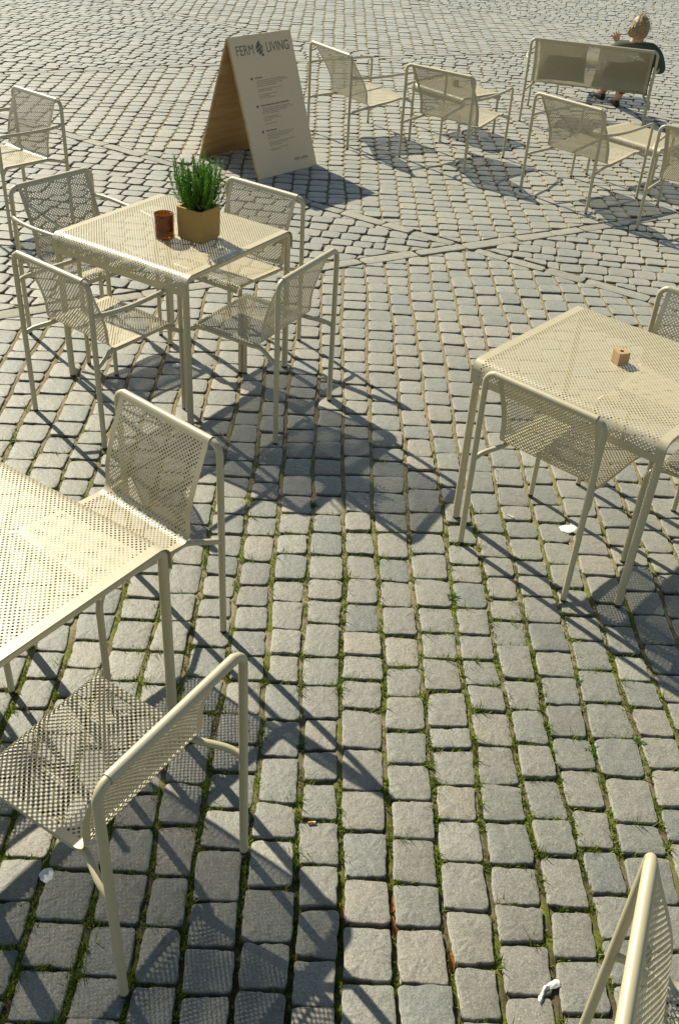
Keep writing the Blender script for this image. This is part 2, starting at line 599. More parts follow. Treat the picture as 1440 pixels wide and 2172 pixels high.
def seat_family(kindname, W, HB, FW, D, SZR, SYR, SZF, SW, arms, AZ, nh, q, tube=0.012):
    """builds one seat at the origin: rear posts at y=0, facing +y"""
    root = empty(kindname)
    hw = W / 2
    zj = SZR - 0.03                       # rail joint height on the rear posts
    # rear frame (inverted U) above the joint
    b = MB()
    b.tube(fillet([(-hw, 0, zj), (-hw, 0, HB), (hw, 0, HB), (hw, 0, zj)], 0.042, 9), tube, 16, False)
    b.build('back_frame', PAINT, root)
    for s in (-1, 1):
        b = MB()
        b.tube([(s * hw, 0, 0.012), (s * hw, 0, zj)], tube, 16, False)
        leg = b.build('leg', PAINT, root)
        b = MB()
        b.tube([(s * hw, 0, 0.0), (s * hw, 0, 0.012)], tube * 0.93, 12)
        b.build('foot_cap', RUBBER, leg)
    rx = SW - 0.011
    zr, zf = SZR - 0.0125, SZF - 0.0125
    fx = FW / 2
    for s in (-1, 1):
        b = MB()
        if arms:
            ob = 0.035
            p = [(s * fx, D, 0.012), (s * fx, D, AZ - 0.005)]
            arm = [(s * (fx + 0.010), D - 0.06, AZ + 0.002), (s * (fx + ob * 0.75), D * 0.66, AZ), (s * (fx + ob), D * 0.36, AZ - 0.002),
                   (s * (hw + ob * 0.7), 0.06, AZ), (s * (hw + 0.004), 0.004, AZ)]
            b.tube(p[:1] + [(s * fx, D, AZ - 0.055)], tube * 0.92, 14, False)
            leg = b.build('leg', PAINT, root)
            a = MB()
            arc = fillet([(s * fx, D, AZ - 0.055), (s * fx, D, AZ), arm[0]], 0.045, 8)
            a.tube(arc[:-1] + smooth_path(arm, 6), tube * 0.88, 14)
            a.build('armrest', PAINT, root)
        else:
            b.tube(fillet([(s * fx, D, 0.012), (s * fx, D, zf - 0.012), (s * (rx + 0.004), D - 0.045, zf), (s * rx, D - 0.09, zf)], [0.03, 0.03], 7), tube * 0.96, 14, False)
            leg = b.build('leg', PAINT, root)
        c = MB()
        c.tube([(s * fx, D, 0.0), (s * fx, D, 0.012)], tube * 0.9, 12)
        c.build('foot_cap', RUBBER, leg)
        # side rail under the sheet's edge, bending out to the rear post
        b = MB()
        pts = [(s * hw, 0.0, zj - 0.012), (s * (hw - 0.012), 0.045, zj + 0.004), (s * rx, SYR + 0.01, zr), (s * rx, SYR + 0.06, zr)]
        path = smooth_path(pts, 6)
        if arms:
            path += [Vector(q_) for q_ in smooth_path([(s * rx, D - 0.10, zf), (s * (rx + 0.006), D - 0.055, zf - 0.004), (s * fx, D, zf - 0.028)], 5)]
        else:
            path += [Vector((s * rx, D - 0.085, zf))]
        b.tube(path, tube * 0.86, 12, False)
        b.build('seat_rail', PAINT, root)
    # perforated sheet: wraps the top bar, runs down the back, bends into the seat, curls over the front
    rb = tube + 0.0025
    wrap = arc2((0, HB), rb, 250, 20, 16)
    p0 = wrap[-1]
    bend = 0.030
    back = bez(p0, (p0[0] + 0.022, p0[1] - 0.07), (SYR - 0.006, SZR + (HB - SZR) * 0.45), (SYR - 0.001, SZR + 0.075), 22)
    prof = wrap + back[1:]
    fr = D - 0.022
    seat = fillet2([back[-1], (SYR + 0.001, SZR), (fr, SZF), (fr + 0.012, SZF - 0.038)], [0.036, 0.034], 10)
    prof += seat[1:]
    at, T = resample(prof)
    t_wrap = resample(wrap)[1]
    t_back = resample(wrap + back[1:])[1]
    t_cut = t_back + 0.062
    p1, p2 = cut_profile(prof, t_cut)
    T1, T2 = resample(p1)[1], resample(p2)[1]
    mp = lambda s, a, b_: (s, a, b_)
    perf_sheet('backrest', p1, 2 * SW, q, q * 0.68, (t_wrap + 0.012, T1 - 0.001), 0.017, PAINT, root, mp, nh, flip=False)
    perf_sheet('seat', p2, 2 * SW, q, q * 0.68, (0.001, T2 - 0.016), 0.017, PAINT, root, mp, nh, flip=False)
    return root

def copy_tree(o, parent=None):
    c = link(o.copy())
    c.parent = parent
    for ch in list(o.children):
        copy_tree(ch, c)
    return c

def place(o, x, y, yaw):
    o.location = (x, y, 0)
    o.rotation_euler = (0, 0, radians(yaw))

chair0 = seat_family('dining_chair', 0.4946, 0.7867, 0.486, 0.502, 0.450, 0.105, 0.462, 0.2135, False, 0, 12, 0.0115)
arm0 = seat_family('dining_armchair', 0.4946, 0.7867, 0.4898, 0.495, 0.445, 0.105, 0.455, 0.2135, True, 0.648, 12, 0.0115)
lounge0 = seat_family('lounge_armchair', 0.6338, 0.7392, 0.6429, 0.6675, 0.320, 0.208, 0.368, 0.283, True, 0.572, 6, 0.0115)
bench0 = seat_family('lounge_bench', 1.1534, 0.7392, 1.1625, 0.6675, 0.320, 0.208, 0.368, 0.543, True, 0.572, 6, 0.0115)

GC = 'beige dining chairs set round the square tables'
GL = 'beige lounge armchairs by the low tables'
spots = [
    (chair0, -0.4977, 5.0947, 147.75, 'armless beige chair behind the planter table, just below the wooden sign board', 'chair', GC),
    (chair0, -0.2039, 4.0901, 62.5, 'armless beige chair at the near right side of the table with the potted plant', 'chair', GC),
    (chair0, -0.5800, 2.7420, 141.8, 'armless beige chair facing the camera behind the bare table at the left edge', 'chair', GC),
    (chair0, -0.3290, 1.4750, 60.1, 'large armless beige chair seen from above in the bottom left corner', 'chair', GC),
    (chair0, 0.6873, 3.0462, -40.9, 'armless beige chair, back to camera, tucked under the square table carrying a wooden cube', 'chair', GC),
    (chair0, 0.5770, 0.9760, -110.0, 'beige chair back cut off by the bottom right corner of the photo', 'chair', GC),
    (chair0, 1.5419, 3.9794, 145.95, 'beige chair beyond the square table with wooden cube, backrest corner cut by the right edge', 'chair', GC),
    (chair0, 1.7000, 3.0400, 52.5, 'beige chair showing only its seat front at the right edge, behind the square table leg', 'chair', GC),
    (arm0, -1.2747, 3.8788, -36.5, 'beige armchair with its back to camera, near left of the potted plant table', 'armchair', GC),
    (arm0, -1.5839, 5.0217, -127.7, 'beige armchair at the far left side of the table with the potted plant', 'armchair', GC),
    (arm0, -2.1439, 6.6776, 143.7, 'beige armchair at the left edge of the photo, facing away from the planter table', 'armchair', GC),
    (arm0, -1.5700, 2.3600, -129.6, 'beige armchair almost wholly outside the left edge, one leg standing by the bare table', 'armchair', GC),
    (lounge0, -0.3306, 8.9863, -53.9, 'low beige lounge armchair directly right of the wooden sign board', 'lounge chair', GL),
    (lounge0, 0.5673, 8.4098, -34.0, 'low beige lounge armchair with a wooden cube showing through its back', 'lounge chair', GL),
    (lounge0, 1.4820, 7.6518, -45.5, 'low beige lounge armchair standing right in front of the bench with the seated woman', 'lounge chair', GL),
    (lounge0, 2.3179, 7.0084, -25.9, 'low beige lounge armchair cut by the right edge beside the low table', 'lounge chair', GL),
    (bench0, 2.0504, 9.9247, -13.97, 'wide beige perforated two seat bench with cushions and a seated woman', 'bench', None),
]
used = set()
for (src, x, y, yaw, lab, cat, grp) in spots:
    o = src if src.name not in used else copy_tree(src)
    used.add(src.name)
    place(o, x, y, yaw)
    if 'group' in o:
        del o['group']
    tag(o, lab, cat, grp)

# ------------------------------------------------------------------ tables
def make_table(name, W, L, H, tube, r, nh, q):
    root = empty(name)
    zt = H - 0.003 - tube                 # bar axis
    hw, hl = W / 2, L / 2
    zb = zt - r - 0.001
    for sy in (-1, 1):
        b = MB()
        b.tube(fillet([(-hw, sy * hl, zb), (-hw, sy * hl, zt), (hw, sy * hl, zt), (hw, sy * hl, zb)], r, 10), tube, 18, False)
        b.build('frame_bar', PAINT, root)
        for sx in (-1, 1):
            b = MB()
            b.tube([(sx * hw, sy * hl, 0.014), (sx * hw, sy * hl, zb)], tube, 18, False)
            leg = b.build('leg', PAINT, root)
            b = MB()
            b.tube([(sx * hw, sy * hl, 0.0), (sx * hw, sy * hl, 0.014)], tube * 0.94, 12)
            b.build('foot_cap', RUBBER, leg)
    xe = hw + tube + 0.0025
    top = zt + tube + 0.0025
    R = r + tube
    prof = fillet2([(-xe, top - R - 0.020), (-xe, top), (xe, top), (xe, top - R - 0.020)], [R, R], 12)
    T = resample(prof)[1]
    perf_sheet('tabletop', prof, L + 2 * tube + 0.004, q, q * 0.615, (0.030, T - 0.040), 0.030, PAINT, root,
               lambda s, a, b_: (a, -s, b_), nh, th=0.0006, flip=False)
    return root

GT = 'square beige tables'
table0 = make_table('square_table', 0.7517, 0.7736, 0.745, 0.0155, 0.056, 12, 0.0115)
tabs = [(-0.8654, 4.5092, 58.9, 'square beige perforated table carrying the potted plant and the amber glass'),
        (1.0289, 3.4160, 49.7, 'square beige perforated table at the right edge with a wooden cube on it'),
        (-1.0110, 2.0210, 57.0, 'bare square beige perforated table cut by the left edge, brightest in the sun')]
for i, (x, y, a, lab) in enumerate(tabs):
    o = table0 if i == 0 else copy_tree(table0)
    place(o, x, y, a)
    tag(o, lab, 'table', GT)
low0 = make_table('low_table', 0.472, 0.62, 0.365, 0.0115, 0.038, 6, 0.0115)
def corner_place(o, sx, sy, x, y, yaw):
    a = radians(yaw)
    lx, ly = sx * 0.236, sy * 0.31
    place(o, x - (lx * cos(a) - ly * sin(a)), y - (lx * sin(a) + ly * cos(a)), yaw)
corner_place(low0, -1, -1, 0.836, 9.232, 41.7)
tag(low0, 'low beige table with a wooden cube, between two lounge armchairs left of the bench', 'low table', 'low beige lounge tables')
o = copy_tree(low0)
corner_place(o, 1, 1, 2.223, 8.769, 43.0)
tag(o, 'low beige table between the two right hand lounge armchairs and the bench', 'low table', 'low beige lounge tables')
o = copy_tree(low0)
corner_place(o, -1, 1, 2.03, 11.32, 76.0)
tag(o, 'low beige table in front of the seated woman, seen under the bench', 'low table', 'low beige lounge tables')

# ------------------------------------------------------------------ things on the tables
TZ = 0.7475
def wood_cube(x, y, z, s, yaw, lab):
    root = empty('wooden_cube', (x, y, z), yaw)
    n = 20
    b = MB()
    # block with a bored hole in the top
    rh = s * 0.17
    outer = []
    for k in range(n):
        a = 2 * pi * k / n
        c, d = cos(a), sin(a)
        m = max(abs(c), abs(d))
        outer.append((c / m * s / 2 * 0.985, d / m * s / 2 * 0.985))
    V = [(p[0], p[1], s) for p in outer] + [(rh * cos(2 * pi * k / n), rh * sin(2 * pi * k / n), s) for k in range(n)]
    F = [(k, (k + 1) % n, n + (k + 1) % n, n + k) for k in range(n)]
    b.add(V, F, False)
    e = s / 2
    c8 = [(-e, -e), (e, -e), (e, e), (-e, e)]
    V2 = [(p[0], p[1], 0.0) for p in c8] + [(p[0], p[1], s - 0.001) for p in c8] + [(p[0] * 0.985, p[1] * 0.985, s) for p in c8]
    F2 = [(i, (i + 1) % 4, 4 + (i + 1) % 4, 4 + i) for i in range(4)] + [(4 + i, 4 + (i + 1) % 4, 8 + (i + 1) % 4, 8 + i) for i in range(4)] + [(3, 2, 1, 0)]
    b.add(V2, F2, False)
    b.build('block', WOODC, root)
    b = MB()
    b.lathe([(rh, s), (rh, s * 0.55), (0.0005, s * 0.55)], n)
    b.build('bore', HOLE, root)
    return tag(root, lab, 'wooden block', 'small wooden cubes on tables')
wood_cube(1.030, 3.432, TZ, 0.047, 21, 'small wooden cube with a hole in its top on the right hand square table')
wood_cube(0.798, 9.690, 0.3675, 0.052, 15, 'small wooden cube on the low table, seen through a lounge armchair back')

def planter():
    root = empty('potted_rosemary', (-0.737, 4.440, TZ), 60)
    tag(root, 'bushy green rosemary in a square ochre pot on the table beside the amber glass', 'potted plant')
    b = MB()
    s, h, t = 0.073, 0.150, 0.010
    def ring(hs, z, r, n=6):
        out = []
        for (cx, cy, a0) in ((1, 1, 0), (-1, 1, 90), (-1, -1, 180), (1, -1, 270)):
            for k in range(n + 1):
                a = radians(a0 + 90 * k / n)
                out.append((cx * (hs - r) + r * cos(a), cy * (hs - r) + r * sin(a), z))
        return out
    rings = [ring(s * 0.90, 0.0, 0.012), ring(s * 0.915, 0.006, 0.012), ring(s * 0.985, 0.009, 0.012), ring(s, h * 0.5, 0.012), ring(s * 1.01, h - 0.003, 0.012), ring(s * 1.0, h, 0.012),
             ring(s - t, h, 0.008), ring(s - t - 0.001, h - 0.003, 0.008), ring(s - t - 0.004, h - 0.06, 0.008)]
    n = len(rings[0])
    V = [p for r in rings for p in r]
    F = [(i * n + k, i * n + (k + 1) % n, (i + 1) * n + (k + 1) % n, (i + 1) * n + k) for i in range(len(rings) - 1) for k in range(n)]
    F.append(tuple(range(n - 1, -1, -1)))
    b.add(V, F, False)
    b.build('pot', POT, root)
    b = MB()
    g = 14
    V, F = [], []
    for j in range(g + 1):
        for i in range(g + 1):
            x, y = (i / g - 0.5) * 2 * (s - t - 0.003), (j / g - 0.5) * 2 * (s - t - 0.003)
            V.append((x, y, h - 0.020 + random.uniform(-0.004, 0.005) + 0.012 * (1 - (x * x + y * y) / (s * s))))
    for j in range(g):
        for i in range(g):
            a = j * (g + 1) + i
            F.append((a, a + 1, a + g + 2, a + g + 1))
    b.add(V, F, False)
    b.build('soil', SOIL, root)
    stems, leaves = MB(), MB()
    rnd = random.Random(5)
    for k in range(88):
        a = rnd.uniform(0, 2 * pi)
        rr = sqrt(rnd.random())
        x, y = cos(a) * rr * 0.046, sin(a) * rr * 0.046
        lean = rr * rnd.uniform(0.35, 1.35)
        hh = rnd.uniform(0.14, 0.245) * (1.0 - 0.25 * rr * rnd.random())
        tipx, tipy = x + cos(a) * lean * 0.080 + rnd.uniform(-.022, .022), y + sin(a) * lean * 0.080 + rnd.uniform(-.022, .022)
        mid = (x + (tipx - x) * 0.72, y + (tipy - y) * 0.72, h - 0.02 + hh * 0.45)
        path = smooth_path([(x, y, h - 0.02), mid, (tipx, tipy, h - 0.02 + hh)], 7)
        m = len(path)
        stems.tube(path, [0.0016 * (1 - 0.6 * i / m) for i in range(m)], 5, False)
        zc = 0.30 if rr < 0.8 else 0.12
        nl = int(hh * 520)
        for q in range(nl):
            w = zc + (1 - zc) * (q / nl) ** 0.9
            i = min(int(w * (m - 1)), m - 2)
            f = w * (m - 1) - i
            P = path[i].lerp(path[i + 1], f)
            T = (path[i + 1] - path[i]).normalized()
            al = rnd.uniform(0, 2 * pi)
            side = Vector((cos(al), sin(al), 0))
            side = (side - T * side.dot(T)).normalized()
            up = rnd.uniform(0.8, 2.0)
            d = (side + T * up).normalized()
            ln = rnd.uniform(0.015, 0.028) * (1 - 0.35 * w)
            wd = d.cross(T).normalized() * rnd.uniform(0.0014, 0.0024)
            e = P + d * ln
            mm = P + d * ln * 0.55 + side * 0.001
            leaves.add([P, mm + wd, e, mm - wd], [(0, 1, 2, 3)], False)
    stems.build('stem', STEMG, root)
    fo = leaves.build('foliage', HERB, root)
    return root
planter()

def glass():
    root = empty('amber_glass', (-0.893, 4.415, TZ))
    tag(root, 'amber brown glass tumbler candle holder beside the square ochre pot', 'candle glass')
    b = MB()
    R, h, t = 0.0455, 0.112, 0.0045
    b.lathe([(0.0005, 0), (R * 0.93, 0.0), (R * 0.985, 0.004), (R * 0.985, 0.012), (R * 0.955, 0.018), (R * 0.99, h * 0.5), (R, h - 0.010), (R * 1.02, h - 0.004), (R * 1.0, h), (R - t, h - 0.001),
             (R - t - 0.001, h * 0.5), (R - t - 0.001, 0.024), (R * 0.6, 0.018), (0.0005, 0.018)], 40)
    b.build('tumbler', AMBER, root)
    b = MB()
    rr = R - t - 0.002
    b.lathe([(0.0005, 0.0185), (rr * 0.6, 0.0185), (rr, 0.026), (rr, 0.050), (rr * 0.5, 0.049), (0.0005, 0.049)], 32)
    b.build('wax', WAX, root)
glass()

# ------------------------------------------------------------------ sign board
def a_board():
    A = [Vector((-0.790, 7.734, 0)), Vector((-0.362, 8.228, 0))]      # front panel foot, near and far end
    Bk = [Vector((-1.351, 8.187, 0)), Vector((-0.940, 8.650, 0))]     # rear panel foot
    foot_f, foot_r = (A[0] + A[1]) / 2, (Bk[0] + Bk[1]) / 2
    ex = (A[1] - A[0])
    wid = ex.length
    ex.normalize()
    yaw = math.degrees(atan2(ex.y, ex.x))
    ctr = (foot_f + foot_r) / 2
    root = empty('sandwich_board', ctr, yaw)
    tag(root, 'wooden A-frame sign board with a printed beige front standing on the cobbles', 'sign board')
    nrm = Vector((ex.y, -ex.x, 0))                                    # towards the viewer side
    dist = abs((foot_f - foot_r).dot(nrm))
    hb = 0.955
    t = 0.018
    def panel(s):
        foot = s * dist / 2
        ln = hypot(foot - s * 0.012, hb)
        ang = atan2(foot - s * 0.012, hb)
        # local frame: x along the board, z up the slope, y outward
        M = Matrix.Translation((0, -foot, 0)) @ Matrix.Rotation(-ang, 4, 'X')
        return M, ln
    M, ln = panel(1)
    fp = MB()
    fp.box((0, t / 2, ln / 2), (wid, t, ln), None, 0.0015)
    front = fp.build('front_panel', PLY, root)
    front.matrix_local = M
    M2, ln2 = panel(-1)
    rp = MB()
    rp.box((0.0, -t / 2, ln2 / 2 - 0.002), (wid * 0.985, t, ln2 - 0.008), None, 0.0015)
    rear = rp.build('rear_panel', PLY, root)
    rear.matrix_local = M2
    # laminated face of the front panel
    b = MB()
    b.box((0, -0.0012, ln / 2 + 0.001), (wid - 0.004, 0.0024, ln + 0.001), None, 0.0008)
    b.build('printed_face', PANEL, front)
    cap = MB()
    cap.box((0, t / 2 + 0.004, ln + 0.0045), (wid + 0.002, t + 0.014, 0.006), None, 0.002)
    cap.build('top_edge', PANEL, front)
    yf = -0.0030
    def text(body, x, z, size, sx, m, name, align='LEFT'):
        cu = bpy.data.curves.new(name, 'FONT')
        cu.body = body
        cu.size = size
        cu.extrude = 0.0003
        cu.align_x = align
        tmp = bpy.data.objects.new(name, cu)
        COL.objects.link(tmp)
        dg = bpy.context.evaluated_depsgraph_get()
        me = bpy.data.meshes.new_from_object(tmp.evaluated_get(dg))
        bpy.data.objects.remove(tmp)
        me.materials.clear()
        me.materials.append(m)
        o = link(bpy.data.objects.new(name, me))
        o.parent = front
        o.matrix_local = Matrix.Translation((x, yf, z)) @ Matrix.Rotation(radians(90), 4, 'X') @ Matrix.Diagonal((sx, 1, 1, 1))
        return o
    zt = ln - 0.128
    text('FERM', -wid / 2 + 0.050, zt, 0.100, 0.80, INKM, 'lettering')
    text('LIVING', -wid / 2 + 0.360, zt, 0.100, 0.80, INKM, 'lettering')
    # the bird-like leaf emblem between the words: a dark drop with light cuts
    em = MB()
    ex0, ez0 = -wid / 2 + 0.298, zt + 0.036
    def blob(pts):
        V = [(ex0 + p[0], yf - 0.0006, ez0 + p[1]) for p in pts] + [(ex0 + p[0], yf + 0.0006, ez0 + p[1]) for p in pts]
        n = len(pts)
        em.add(V, [tuple(range(n)), tuple(range(2 * n - 1, n - 1, -1))] + [(i, (i + 1) % n, n + (i + 1) % n, n + i) for i in range(n)], False)
    blob([(0.004, 0.056), (-0.018, 0.040), (-0.038, 0.012), (-0.044, -0.008), (-0.020, 0.000), (0.008, 0.014), (0.020, 0.020), (0.008, 0.030)])
    blob([(-0.042, -0.013), (-0.030, -0.030), (0.000, -0.018), (0.028, 0.004), (0.036, 0.012), (0.024, 0.016), (0.004, 0.006), (-0.022, -0.006)])
    blob([(-0.025, -0.035), (-0.008, -0.048), (0.020, -0.030), (0.034, -0.004), (0.010, -0.018)])
    blob([(0.000, -0.052), (0.026, -0.064), (0.030, -0.040), (0.020, -0.038)])
    em.build('emblem', INKM, front)
    # three blocks of fine print, too small to read: rows of short strokes
    rnd = random.Random(3)
    def row(name, m, x, z, length, hgt):
        mb = MB()
        xx, end = x, x
        while xx < x + length:
            w = rnd.uniform(0.010, 0.034)
            end = min(xx + w, x + length + 0.01)
            # strokes share one hairline so that each printed line is one piece
            mb.box(((xx + end) / 2, yf, z), (end - xx, 0.0010, hgt))
            xx = end + 0.007
        mb.box(((x + end) / 2, yf + 0.0002, z), (end - x, 0.0006, hgt * 0.18))
        mb.build(name, m, front)
    x_b = -wid / 2 + 0.150
    for (z0, hl, lens) in ((ln - 0.300, 0.075, [0.31, 0.33, 0.27, 0.20, 0, 0.25, 0.14, 0, 0.19, 0.10, 0.15]),
                           (ln - 0.500, 0.29, [0.30, 0.33, 0.25, 0.16, 0, 0.14, 0.17, 0.08, 0, 0.12]),
                           (ln - 0.685, 0.10, [0.29, 0.27, 0.22, 0.12, 0, 0.27, 0.20, 0.12, 0, 0.18, 0.10])):
        dt = MB()
        dt.box((x_b, yf, z0 + 0.003), (0.014, 0.0012, 0.018), None, 0.0005)
        dt.build('bullet', INK, front)
        row('heading_line', INKM, x_b + 0.035, z0 + 0.004, hl, 0.0085)
        z = z0 - 0.018
        for l in lens:
            if l:
                row('print_line', INKG, x_b + 0.040, z, l, 0.0046)
            z -= 0.0125
    text('FERM  LIVING', wid / 2 - 0.235, 0.075, 0.030, 0.85, INKM, 'lettering')
    # wire stay hook under the rear panel
    h = MB()
    h.tube(smooth_path([(-0.02, 0.012, 0.03), (-0.02, 0.02, -0.006), (0.0, 0.028, -0.010), (0.012, 0.028, 0.004)], 5), 0.003, 8)
    h.build('hook', mat_simple('steel_hook', (0.55, 0.53, 0.48), 0.4, 0.5), rear)
a_board()

# ------------------------------------------------------------------ paving
PHI = radians(2.0)
UX, UY = (cos(PHI), sin(PHI)), (-sin(PHI), cos(PHI))
PHI2 = radians(-6.5)
CX, CY = (cos(PHI2), sin(PHI2)), (-sin(PHI2), cos(PHI2))
LINES = {  # seams of flat stones: y = y0 + k (x - x0)
    'a': (0.73, 6.58, -0.622), 'b': (0.73, 6.58, 0.573), 'c': (0.12, 12.6, 0.52), 'd': (0.12, 12.6, -0.70), 'e': (1.06, 16.78, -0.594)}
SLABW = 0.098

def side(l, x, y):
    x0, y0, k = LINES[l]
    return (y - y0 - k * (x - x0)) / sqrt(1 + k * k)

def region(x, y):
    a, b, c, d, e = (side(l, x, y) for l in 'abcde')
    if c > 0 and d > 0:
        return 'far' if e < 0 else 'beyond'
    if a < 0 and b < 0:
        return 'near'
    if a < 0 and b > 0 and c < 0:
        return 'left'
    if a > 0 and b < 0 and d < 0:
        return 'right'
    if c > 0 and d < 0:
        return 'farleft'
    if c < 0 and d > 0:
        return 'farright'
    return 'top'
BND = {'near': [('a', -1), ('b', -1)], 'left': [('a', -1), ('b', 1), ('c', -1)], 'right': [('a', 1), ('b', -1), ('d', -1)], 'top': [('a', 1), ('b', 1), ('c', -1), ('d', -1)],
       'farleft': [('c', 1), ('d', -1)], 'farright': [('c', -1), ('d', 1)], 'far': [('c', 1), ('d', 1), ('e', -1)], 'beyond': [('e', 1)]}

def clip(poly, l, sgn, m):
    out = []
    n = len(poly)
    D = [side(l, *p) * sgn - m for p in poly]
    for i in range(n):
        p, q, dp, dq = poly[i], poly[(i + 1) % n], D[i], D[(i + 1) % n]
        if dp >= 0:
            out.append(p)
        if (dp >= 0) != (dq >= 0):
            t = dp / (dp - dq)
            out.append((p[0] + (q[0] - p[0]) * t, p[1] + (q[1] - p[1]) * t))
    return out

def area(P):
    return 0.5 * sum(P[i][0] * P[(i + 1) % len(P)][1] - P[(i + 1) % len(P)][0] * P[i][1] for i in range(len(P)))

SV, SF, SS = [], [], []
JOINTS = []          # samples along the joints for moss

def emit_stone(poly, V, F, S, rng, dens, rough, rise, depth, tilt, rnd_c):
    """poly: convex plan outline (ccw). Rounded, chipped sett with a slightly cushioned top."""
    P = np.array(poly)
    c0 = P.mean(0)
    # resample the outline, cutting the corners
    n = dens
    m = len(P)
    E = np.roll(P, -1, 0) - P
    L = np.hypot(E[:, 0], E[:, 1])
    cum = np.concatenate([[0], np.cumsum(L)])
    t = (np.arange(n) + 0.5) / n * cum[-1]
    k = np.clip(np.searchsorted(cum, t, 'right') - 1, 0, m - 1)
    f = (t - cum[k]) / np.maximum(L[k], 1e-6)
    R = P[k] + E[k] * f[:, None]
    sw_ = 0.16 if n >= 20 else 0.08
    R = sw_ * np.roll(R, 1, 0) + (1 - 2 * sw_) * R + sw_ * np.roll(R, -1, 0)
    if rnd_c > 1 and rng.random() < 0.45:
        R = 0.2 * np.roll(R, 1, 0) + 0.6 * R + 0.2 * np.roll(R, -1, 0)
    dirn = R - c0
    ln = np.hypot(dirn[:, 0], dirn[:, 1])[:, None]
    U = dirn / np.maximum(ln, 1e-6)
    if rough:
        w = rng.normal(0, rough, n)
        w = 0.4 * w + 0.2 * np.roll(w, 1) + 0.2 * np.roll(w, -1) + rng.normal(0, rough * 0.3, n)
        if n >= 30 and rng.random() < 0.5:
            q0 = rng.integers(0, n)
            for q_ in range(-2, 3):
                w[(q0 + q_) % n] -= rng.uniform(0.002, 0.006) * (1 - abs(q_) / 3)
        R = R + U * w[:, None]
    ta, tb = rng.normal(0, tilt, 2)
    dz = rng.normal(0, 0.0022) if tilt else 0
    def zz(Q, z):
        return z + dz + (Q[:, 0] - c0[0]) * ta + (Q[:, 1] - c0[1]) * tb
    base = len(V)
    rings = [(R - U * 0.001, np.full(n, -depth))]
    e1 = R
    rings.append((e1, zz(e1, rise - 0.0026) + (rng.normal(0, 0.0007, n) if n > 12 else 0)))
    e2 = R - U * 0.0013
    rings.append((e2, zz(e2, rise - 0.0006) + (rng.normal(0, 0.0004, n) if n > 12 else 0)))
    e3 = R - U * np.minimum(0.0050, 0.22 * ln)
    rings.append((e3, zz(e3, rise + 0.0002)))
    if n >= 12:
        e4 = c0 + (R - c0) * 0.5
        rings.append((e4, zz(e4, rise + 0.0009) + rng.normal(0, 0.0006, n)))
    for Q, z in rings:
        z = np.broadcast_to(z, (n,))
        V.extend(zip(Q[:, 0].tolist(), Q[:, 1].tolist(), z.tolist()))
    V.append((c0[0], c0[1], rise + 0.0016 + dz))
    nr = len(rings)
    for i in range(nr - 1):
        a, b = base + i * n, base + (i + 1) * n
        for q in range(n):
            q2 = (q + 1) % n
            F.append((a + q, a + q2, b + q2, b + q))
            S.append(i > 0)
    a = base + (nr - 1) * n
    ce = base + nr * n
    for q in range(n):
        F.append((a + q, a + (q + 1) % n, ce))
        S.append(True)

def visible(x, y, m=1.0):
    return y > 0.2 and y < 23.5 and abs(x - 0.02) < 1.05 + m * 0.25 + 0.36 * y

def wob(k, v):
    return 0.006 * sin(1.7 * v + k * 2.1) + 0.005 * sin(4.3 * v + k * 1.3) + 0.003 * sin(9.7 * v + k * 4.7)

EDGES = {}

